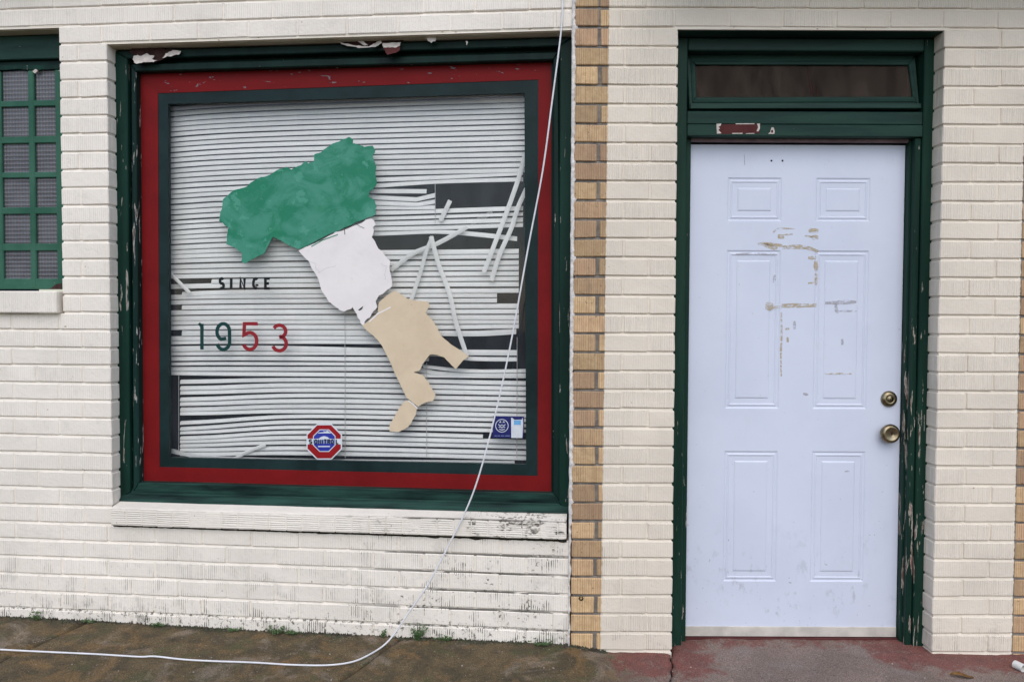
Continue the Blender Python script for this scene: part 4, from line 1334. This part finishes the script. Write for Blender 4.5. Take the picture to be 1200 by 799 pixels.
# ------------------------------------------------------------------ door
dx0, dx1 = max(sl1, jl1 + .006) + .003, sr0 - .0025
dz0, dz1 = Z(930, 745, DD), Z(930, 170, DD)
door = thing('door', 'bluish white six panel steel door with tape marks and two brass locks', 'door', FR, (dx0, DD, dz0))
pxs = [X(850.5, 400, DD), X(913.5, 400, DD), X(953.5, 400, DD), X(1016.5, 400, DD)]
pzs = [Z(930, 681, DD), Z(930, 528.5, DD), Z(930, 478.8, DD), Z(930, 293.5, DD), Z(930, 259.5, DD), Z(930, 208.5, DD)]
zsw = Z(930, 733.5, DD)
xs = [dx0] + pxs + [dx1]; zs = [dz0 + .002] + pzs + [dz1]
mb = MB()
grid = {}
vs = []
for j, z in enumerate(zs):
    for i, x in enumerate(xs): vs.append((x, DD, z))
nx = len(xs)
fs = [(j * nx + i, j * nx + i + 1, (j + 1) * nx + i + 1, (j + 1) * nx + i) for j in range(len(zs) - 1) for i in range(nx - 1) if not (i in (1, 3) and j in (1, 3, 5))]
mb.add(vs, fs)
mb.add([(dx0, DD, zs[0]), (dx1, DD, zs[0]), (dx1, DD, dz1), (dx0, DD, dz1), (dx0, DD + .044, zs[0]), (dx1, DD + .044, zs[0]), (dx1, DD + .044, dz1), (dx0, DD + .044, dz1)],
       [(0, 4, 5, 1), (1, 5, 6, 2), (2, 6, 7, 3), (3, 7, 4, 0), (4, 7, 6, 5)])
mb.obj('door_leaf', M['door'], parent=door)
PROF = [(0, 0), (.0030, .0020), (.0070, .0036), (.0110, .0031), (.0155, .0010), (.0185, .0009), (.0230, .0033), (.0445, .0040), (.0462, .0028), (.0495, .0013), (.0530, .0010)]
for (x0, x1) in ((pxs[0], pxs[1]), (pxs[2], pxs[3])):
    for (z0, z1) in ((pzs[0], pzs[1]), (pzs[2], pzs[3]), (pzs[4], pzs[5])):
        vs, fs = [], []
        for o_, d_ in PROF:
            vs += [(x0 + o_, DD + d_, z0 + o_), (x1 - o_, DD + d_, z0 + o_), (x1 - o_, DD + d_, z1 - o_), (x0 + o_, DD + d_, z1 - o_)]
        for i in range(len(PROF) - 1):
            for k in range(4):
                fs.append((i * 4 + k, i * 4 + (k + 1) % 4, (i + 1) * 4 + (k + 1) % 4, (i + 1) * 4 + k))
        m_ = (len(PROF) - 1) * 4
        fs.append((m_, m_ + 1, m_ + 2, m_ + 3))
        MB().add(vs, fs).obj('door_panel', M['door'], parent=door)
MB().box(dx0 + .001, dx1 - .001, DD - .006, DD + .03, dz0, zsw).obj('door_sweep', M['sweep'], parent=door, bevel=.0015)
MB().box(dx0 - .02, dx1 + .02, DD - .012, DD + .06, -0.03, dz0 - .003).obj('threshold', M['scar'], parent=fr, bevel=.003)
for px_ in (904, 917):
    c = at(FR, px_, 188.6, DD)
    lathe([(.0045, DD - .0004), (.0040, DD - .0008), (.0005, DD - .0008)], *c, 10).obj('screw_hole', M['dark'], parent=door)
MB().ribbon(pix(FR, DD, [(872.3, 181), (872.6, 194)]), .0022, DD - .0006, DD).obj('scratch', M['greyresidue'], parent=door)
# knob and deadbolt
kb = at(FR, 1043, 508, DD - .033)
kn = lathe([(.030, DD), (.0305, DD - .004), (.027, DD - .008), (.018, DD - .011), (.019, DD - .014), (.032, DD - .019), (.0405, DD - .026), (.0430, DD - .034), (.0405, DD - .042), (.0345, DD - .048),
            (.0265, DD - .0515), (.0255, DD - .0500), (.0190, DD - .0525), (.0180, DD - .0510), (.0125, DD - .0530), (.0115, DD - .0515), (.0005, DD - .0515)], *kb, 36).obj('door_knob', M['brass'], parent=door, smooth=True)
MB().box(kb[0] - .0012, kb[0] + .0012, DD - .0530, DD - .0505, kb[1] - .006, kb[1] + .006).obj('keyhole', M['dark'], parent=kn)
bc = at(FR, 1043.2, 467.7, DD - .015)
bl = lathe([(.036, DD), (.0363, DD - .003), (.0340, DD - .009), (.0275, DD - .0150), (.0170, DD - .0185), (.0160, DD - .0172), (.0135, DD - .0172), (.0130, DD - .0200), (.0005, DD - .0200)], *bc, 32).obj('deadbolt', M['brass'], parent=door, smooth=True)
MB().box(bc[0] - .0012, bc[0] + .0012, DD - .0208, DD - .018, bc[1] - .006, bc[1] + .006).obj('keyhole', M['dark'], parent=bl)


# tape and glue marks on the door
def mark(pts, wpx, grey=False, taper=True):
    P = pix(FR, DD, pts)
    P = spline([(u, 0, z) for u, z in P], 4) if len(P) > 2 else [Vector((P[0][0] + (P[1][0] - P[0][0]) * i / 6, 0, P[0][1] + (P[1][1] - P[0][1]) * i / 6)) for i in range(7)]
    L, R = [], []
    n = len(P)
    for i, p in enumerate(P):
        t = (P[min(i + 1, n - 1)] - P[max(i - 1, 0)]).normalized(); nn = Vector((-t.z, 0, t.x))
        w = wpx / 264 / 2 * (0.55 + 0.45 * math.sin(math.pi * (i + .6) / (n + .2)) if taper else 1) * rnd(.8, 1.15)
        L.append(p + nn * w); R.append(p - nn * w)
    vs = []
    for l, r in zip(L, R): vs += [(l.x, DD - .0007, l.z), (r.x, DD - .0007, r.z)]
    mb = MB().add(vs, [(2 * i, 2 * i + 1, 2 * i + 3, 2 * i + 2) for i in range(n - 1)])
    mb.obj('tape_residue', M['greyresidue' if grey else 'residue'], parent=door)


for pts, w, gy in (([(906, 273), (909, 270), (914, 268), (931, 268.2)], 2.4, 0), ([(947.5, 270), (959, 270.5)], 6.5, 0), ([(911.5, 277), (919, 277.5)], 6, 0), ([(919, 275.2), (929, 274.5)], 2, 0), ([(943, 276.5), (952, 277.5)], 2.2, 0), ([(950, 278.5), (959, 278.5)], 6, 0),
                   ([(888, 286), (898, 285.5), (917, 288)], 4.2, 0), ([(894, 286), (903, 289.5), (911, 291)], 5, 0), ([(917, 290), (930, 289.5), (944, 290), (959, 294.5)], 5.5, 0), ([(947, 302), (957, 302.5)], 4, 0), ([(956, 306), (956, 317)], 6, 0), ([(956.5, 320), (956, 334)], 4, 0),
                   ([(947, 332), (954, 331)], 2.4, 0), ([(897, 358.5), (906, 359)], 11, 0), ([(905, 360), (917, 360)], 3.4, 0), ([(916, 358.3), (957, 357.6)], 5.4, 0), ([(967, 355), (1003.5, 353.5)], 4.6, 1), ([(979, 356), (981, 367)], 4, 1), ([(982, 364.4), (1004, 364.4)], 2.2, 1),
                   ([(915.5, 366), (916, 392), (915, 415), (915.5, 441)], 2.6, 0), ([(920, 386), (925, 385)], 3, 0), ([(923, 395), (923, 401)], 3, 0), ([(966.5, 437.8), (998, 437.8)], 2.2, 0), ([(862, 298), (880, 297.3), (911, 298.4)], 2.6, 1), ([(931, 376), (931, 386)], 3, 1),
                   ([(908, 322), (907, 331)], 3.4, 1), ([(987, 397), (987, 404)], 3.4, 1), ([(941, 461), (947, 462.5)], 3, 1), ([(990, 552), (996, 551)], 2.2, 1)):
    mark(pts, w, bool(gy))

# ------------------------------------------------------------------ white cable
pts = []
for (px_, py_, d) in ((660.5, -60, -.010), (659.5, 0, -.010), (657.3, 39, -.012), (647, 119, -.012), (636, 200, -.013), (619, 290, -.014), (599, 400, -.018), (580, 487, -.026), (561, 558, -.034), (545, 600, -.038), (525, 640, -.044), (503, 682, -.052), (480, 716, -.060), (463, 741, -.070)):
    u, z = at(FL, px_, py_, d); pts.append(FL @ Vector((u, d, z)))
for (px_, py_) in ((450, 755.5), (432, 767), (412, 775.3), (382, 779), (340, 778.4), (300, 776), (225, 773), (182, 768.7), (162, 769), (112, 766), (55, 763.4), (0, 760.6), (-70, 756)):
    x, y = ground_at(px_, py_, 0.0)
    for _ in range(4):
        z = ground_z(x, y) + 0.0065; x, y = ground_at(px_, py_, z)
    pts.append(Vector((x, y, z)))
cb = tube(spline(pts, 7), 0.0037, 8)
cb.obj('cable', M['cable'], base=tuple(pts[15]), smooth=True, label='thin white cable dropping across the window and along the pavement', cat='cable')

# ------------------------------------------------------------------ weeds, moss, grit along the wall foot


def foot(px_):
    """point of the wall foot under a photo column"""
    if px_ < 668:
        u = at(FL, px_, 730, 0)[0]; p = FL @ Vector((u, 0, 0))
    else:
        p = Vector((at(FR, px_, 730, 0)[0], 0, 0))
    return p


def tuft(px_, h, n, spread, name, label, leafy=0.5, group='weeds along the wall foot'):
    p = foot(px_); p.y -= 0.012; p.z = ground_z(p.x, p.y)
    mb = MB()
    for i in range(n):
        a = rnd(0, 2 * math.pi); r0 = rnd(0, spread * .4)
        b = Vector((p.x + math.cos(a) * r0, p.y - abs(math.sin(a)) * r0 * .7, p.z - .003))
        hh = h * rnd(.45, 1.0); lean = Vector((math.cos(a), -abs(math.sin(a)) * .8, 0)) * spread * rnd(.3, 1.0)
        if rnd(0, 1) < leafy:
            # stalk with a few small leaves
            top = b + lean + Vector((0, 0, hh))
            side = Vector((0.0009, 0, 0))
            mb.add([b - side, b + side, top + side * .4, top - side * .4], [(0, 1, 2, 3)])
            for k in range(4):
                t = rnd(.3, 1.05); c = b.lerp(top, t); la = rnd(0, 6.28); L = rnd(.006, .013); wd = L * rnd(.28, .45)
                dr = Vector((math.cos(la), math.sin(la) * .6 - .25, rnd(-.2, .6))).normalized(); sd2 = dr.cross(Vector((0, -.6, .8))).normalized()
                mb.add([c, c + dr * L * .5 + sd2 * wd, c + dr * L, c + dr * L * .5 - sd2 * wd], [(0, 1, 2, 3)])
        else:
            sd2 = Vector((math.sin(a), math.cos(a), 0)) * rnd(.0012, .0022)
            m1 = b + lean * .35 + Vector((0, 0, hh * .6)); tp = b + lean + Vector((0, 0, hh * .9))
            mb.add([b - sd2, b + sd2, m1 + sd2 * .8, m1 - sd2 * .8, tp], [(0, 1, 2, 3), (3, 2, 4)])
    mb.obj(name, M['weed'], base=tuple(p), label=label, cat='weed', group=group)


tuft(490, .075, 46, .040, 'weed', 'tallest feathery weed at the wall foot right of where the cable lands', .55)
tuft(522, .034, 26, .034, 'weed', 'low weed at the wall foot just right of the tallest weed')
tuft(325, .042, 44, .055, 'weed', 'broad weed clump at the wall foot under the octagonal sticker')
tuft(346, .030, 30, .045, 'weed', 'low trailing weed just right of the broad clump')
tuft(45, .048, 26, .030, 'weed', 'leafy weed against the bottom brick below the small paned window')
tuft(108, .026, 26, .034, 'weed', 'tiny weed at the cracked brick end by the first pavement joint')
tuft(186, .024, 24, .030, 'weed', 'small bright weed under the left end of the shop window sill')
tuft(275, .026, 24, .040, 'weed', 'small weed with thin stalks left of the broad clump')
tuft(450, .040, 10, .012, 'weed', 'single thin stalk by the wall where the cable touches down', .8)
tuft(634, .030, 30, .050, 'weed', 'dark weed at the wall corner left of the yellow brick strip')

ms = MB()
random.seed(5)
for i in range(12000):
    px_ = rnd(-60, 712)
    p = foot(px_); dens = 0.5 + 0.5 * noise.noise((p.x * 5, 2, 0))
    off = abs(random.gauss(0, .024)) * (0.35 + 1.1 * dens)
    if px_ > 668 and off > .02: continue
    if random.random() > dens * 1.7 - .25: continue
    y = p.y - off + .004; z = ground_z(p.x, y) - .002
    s = rnd(.002, .0085) * (1 - off * 6 if off < .1 else .4)
    if s <= .0008: continue
    a = rnd(0, 6.28); c = Vector((p.x, y, z))
    hgt = s * rnd(.4, 1.5) * (1.3 if off < .012 else .7)
    ms.add([c + Vector((math.cos(a + k * 2.094) * s, math.sin(a + k * 2.094) * s, 0)) for k in range(3)] + [c + Vector((rnd(-s, s) * .6, rnd(-s, s) * .6, hgt))], [(0, 1, 3), (1, 2, 3), (2, 0, 3)])
ms.obj('moss', M['moss'], kind='stuff', label='dark moss and dirt gathered along the foot of the wall', base=(-1, .1, 0))
gr = MB()
for i in range(1300):
    px_, py_ = rnd(-30, 1230), rnd(735, 830)
    x, y = gpix(px_, py_)
    if y > wall_y(x) - .01 and not (.7 < x < 1.75): continue
    s = rnd(.0009, .0024) if random.random() < .96 else rnd(.004, .0065)
    z = ground_z(x, y) - .0005; c = Vector((x, y, z)); a = rnd(0, 6.28)
    gr.add([c + Vector((math.cos(a + k * 1.5708) * s * rnd(.7, 1.2), math.sin(a + k * 1.5708) * s * rnd(.7, 1.2), 0)) for k in range(4)] + [c + Vector((0, 0, s * 1.1))], [(0, 1, 4), (1, 2, 4), (2, 3, 4), (3, 0, 4)])
gr.obj('grit', M['stone'], kind='stuff', label='pale grit and paint flakes scattered over the pavement', base=(0, -.1, 0))

# white pipe stub and dry leaf at the right
x, y = ground_at(1192, 781, 0.012)
pp = MB()
ax = Vector((.35, -.90, -.05)).normalized(); c0 = Vector((x, y, .019)) - ax * .012; up = Vector((0, 0, 1)); s1 = ax.cross(up).normalized(); s2 = s1.cross(ax)
rings = [(0.0, .0165), (.040, .0165), (.040, .0115), (.006, .0115)]; seg = 20; vs = []
for t, r in rings: vs += [c0 + ax * t + (s1 * math.cos(6.2832 * k / seg) + s2 * math.sin(6.2832 * k / seg)) * r for k in range(seg)]
fs = [(i * seg + k, i * seg + (k + 1) % seg, (i + 1) * seg + (k + 1) % seg, (i + 1) * seg + k) for i in range(3) for k in range(seg)]
fs += [tuple(range(seg - 1, -1, -1))]
pipe = thing('pipe_stub', 'short white plastic pipe end lying by the right yellow bricks', 'pipe', FR, (x, y, 0.003))
pp.add(vs, fs).obj('pipe', M['pvc'], parent=pipe, smooth=False, bevel=.001)
q = c0 + ax * .0065
disc = [q + (s1 * math.cos(6.2832 * k / seg) + s2 * math.sin(6.2832 * k / seg)) * .0112 for k in range(seg)]
MB().add(disc, [tuple(range(seg))]).obj('bore', M['dark'], parent=pipe)

x, y = ground_at(1126, 792, 0.004)
lf = MB(); n = 9; vs = []
for i in range(n + 1):
    t = i / n; w = .017 * math.sin(math.pi * min(1, t * .96 + .03)) ** .8
    cx_, cy_ = x - .040 + .085 * t, y + .006 - .018 * t
    zc = .006 + .005 * math.sin(t * 5)
    vs += [(cx_ + .1 * w, cy_ + w, zc + .006), (cx_, cy_, zc), (cx_ - .1 * w, cy_ - w, zc + .004)]
fs = [(i * 3 + j, i * 3 + j + 1, (i + 1) * 3 + j + 1, (i + 1) * 3 + j) for i in range(n) for j in range(2)]
lf.add(vs, fs).obj('dry_leaf', M['leaf'], base=(x, y, .004), label='curled brown dry leaf on the pavement by the right wall', cat='leaf')

# flat canopy over the door, above the picture: it shades the head of the door and the bricks there
cn = thing('door_canopy', 'flat board canopy above the door and its brick piers', 'canopy', FR, (1.7, 0, 2.95))
MB().box(0.55, 3.0, -0.30, -0.002, 2.98, 3.06).obj('deck', M['canopy'], parent=cn)
MB().box(0.545, 3.005, -0.325, -0.3005, 2.96, 3.08).obj('fascia', M['green'], parent=cn)

for o in bpy.data.objects:
    if '_b' in o: del o['_b']
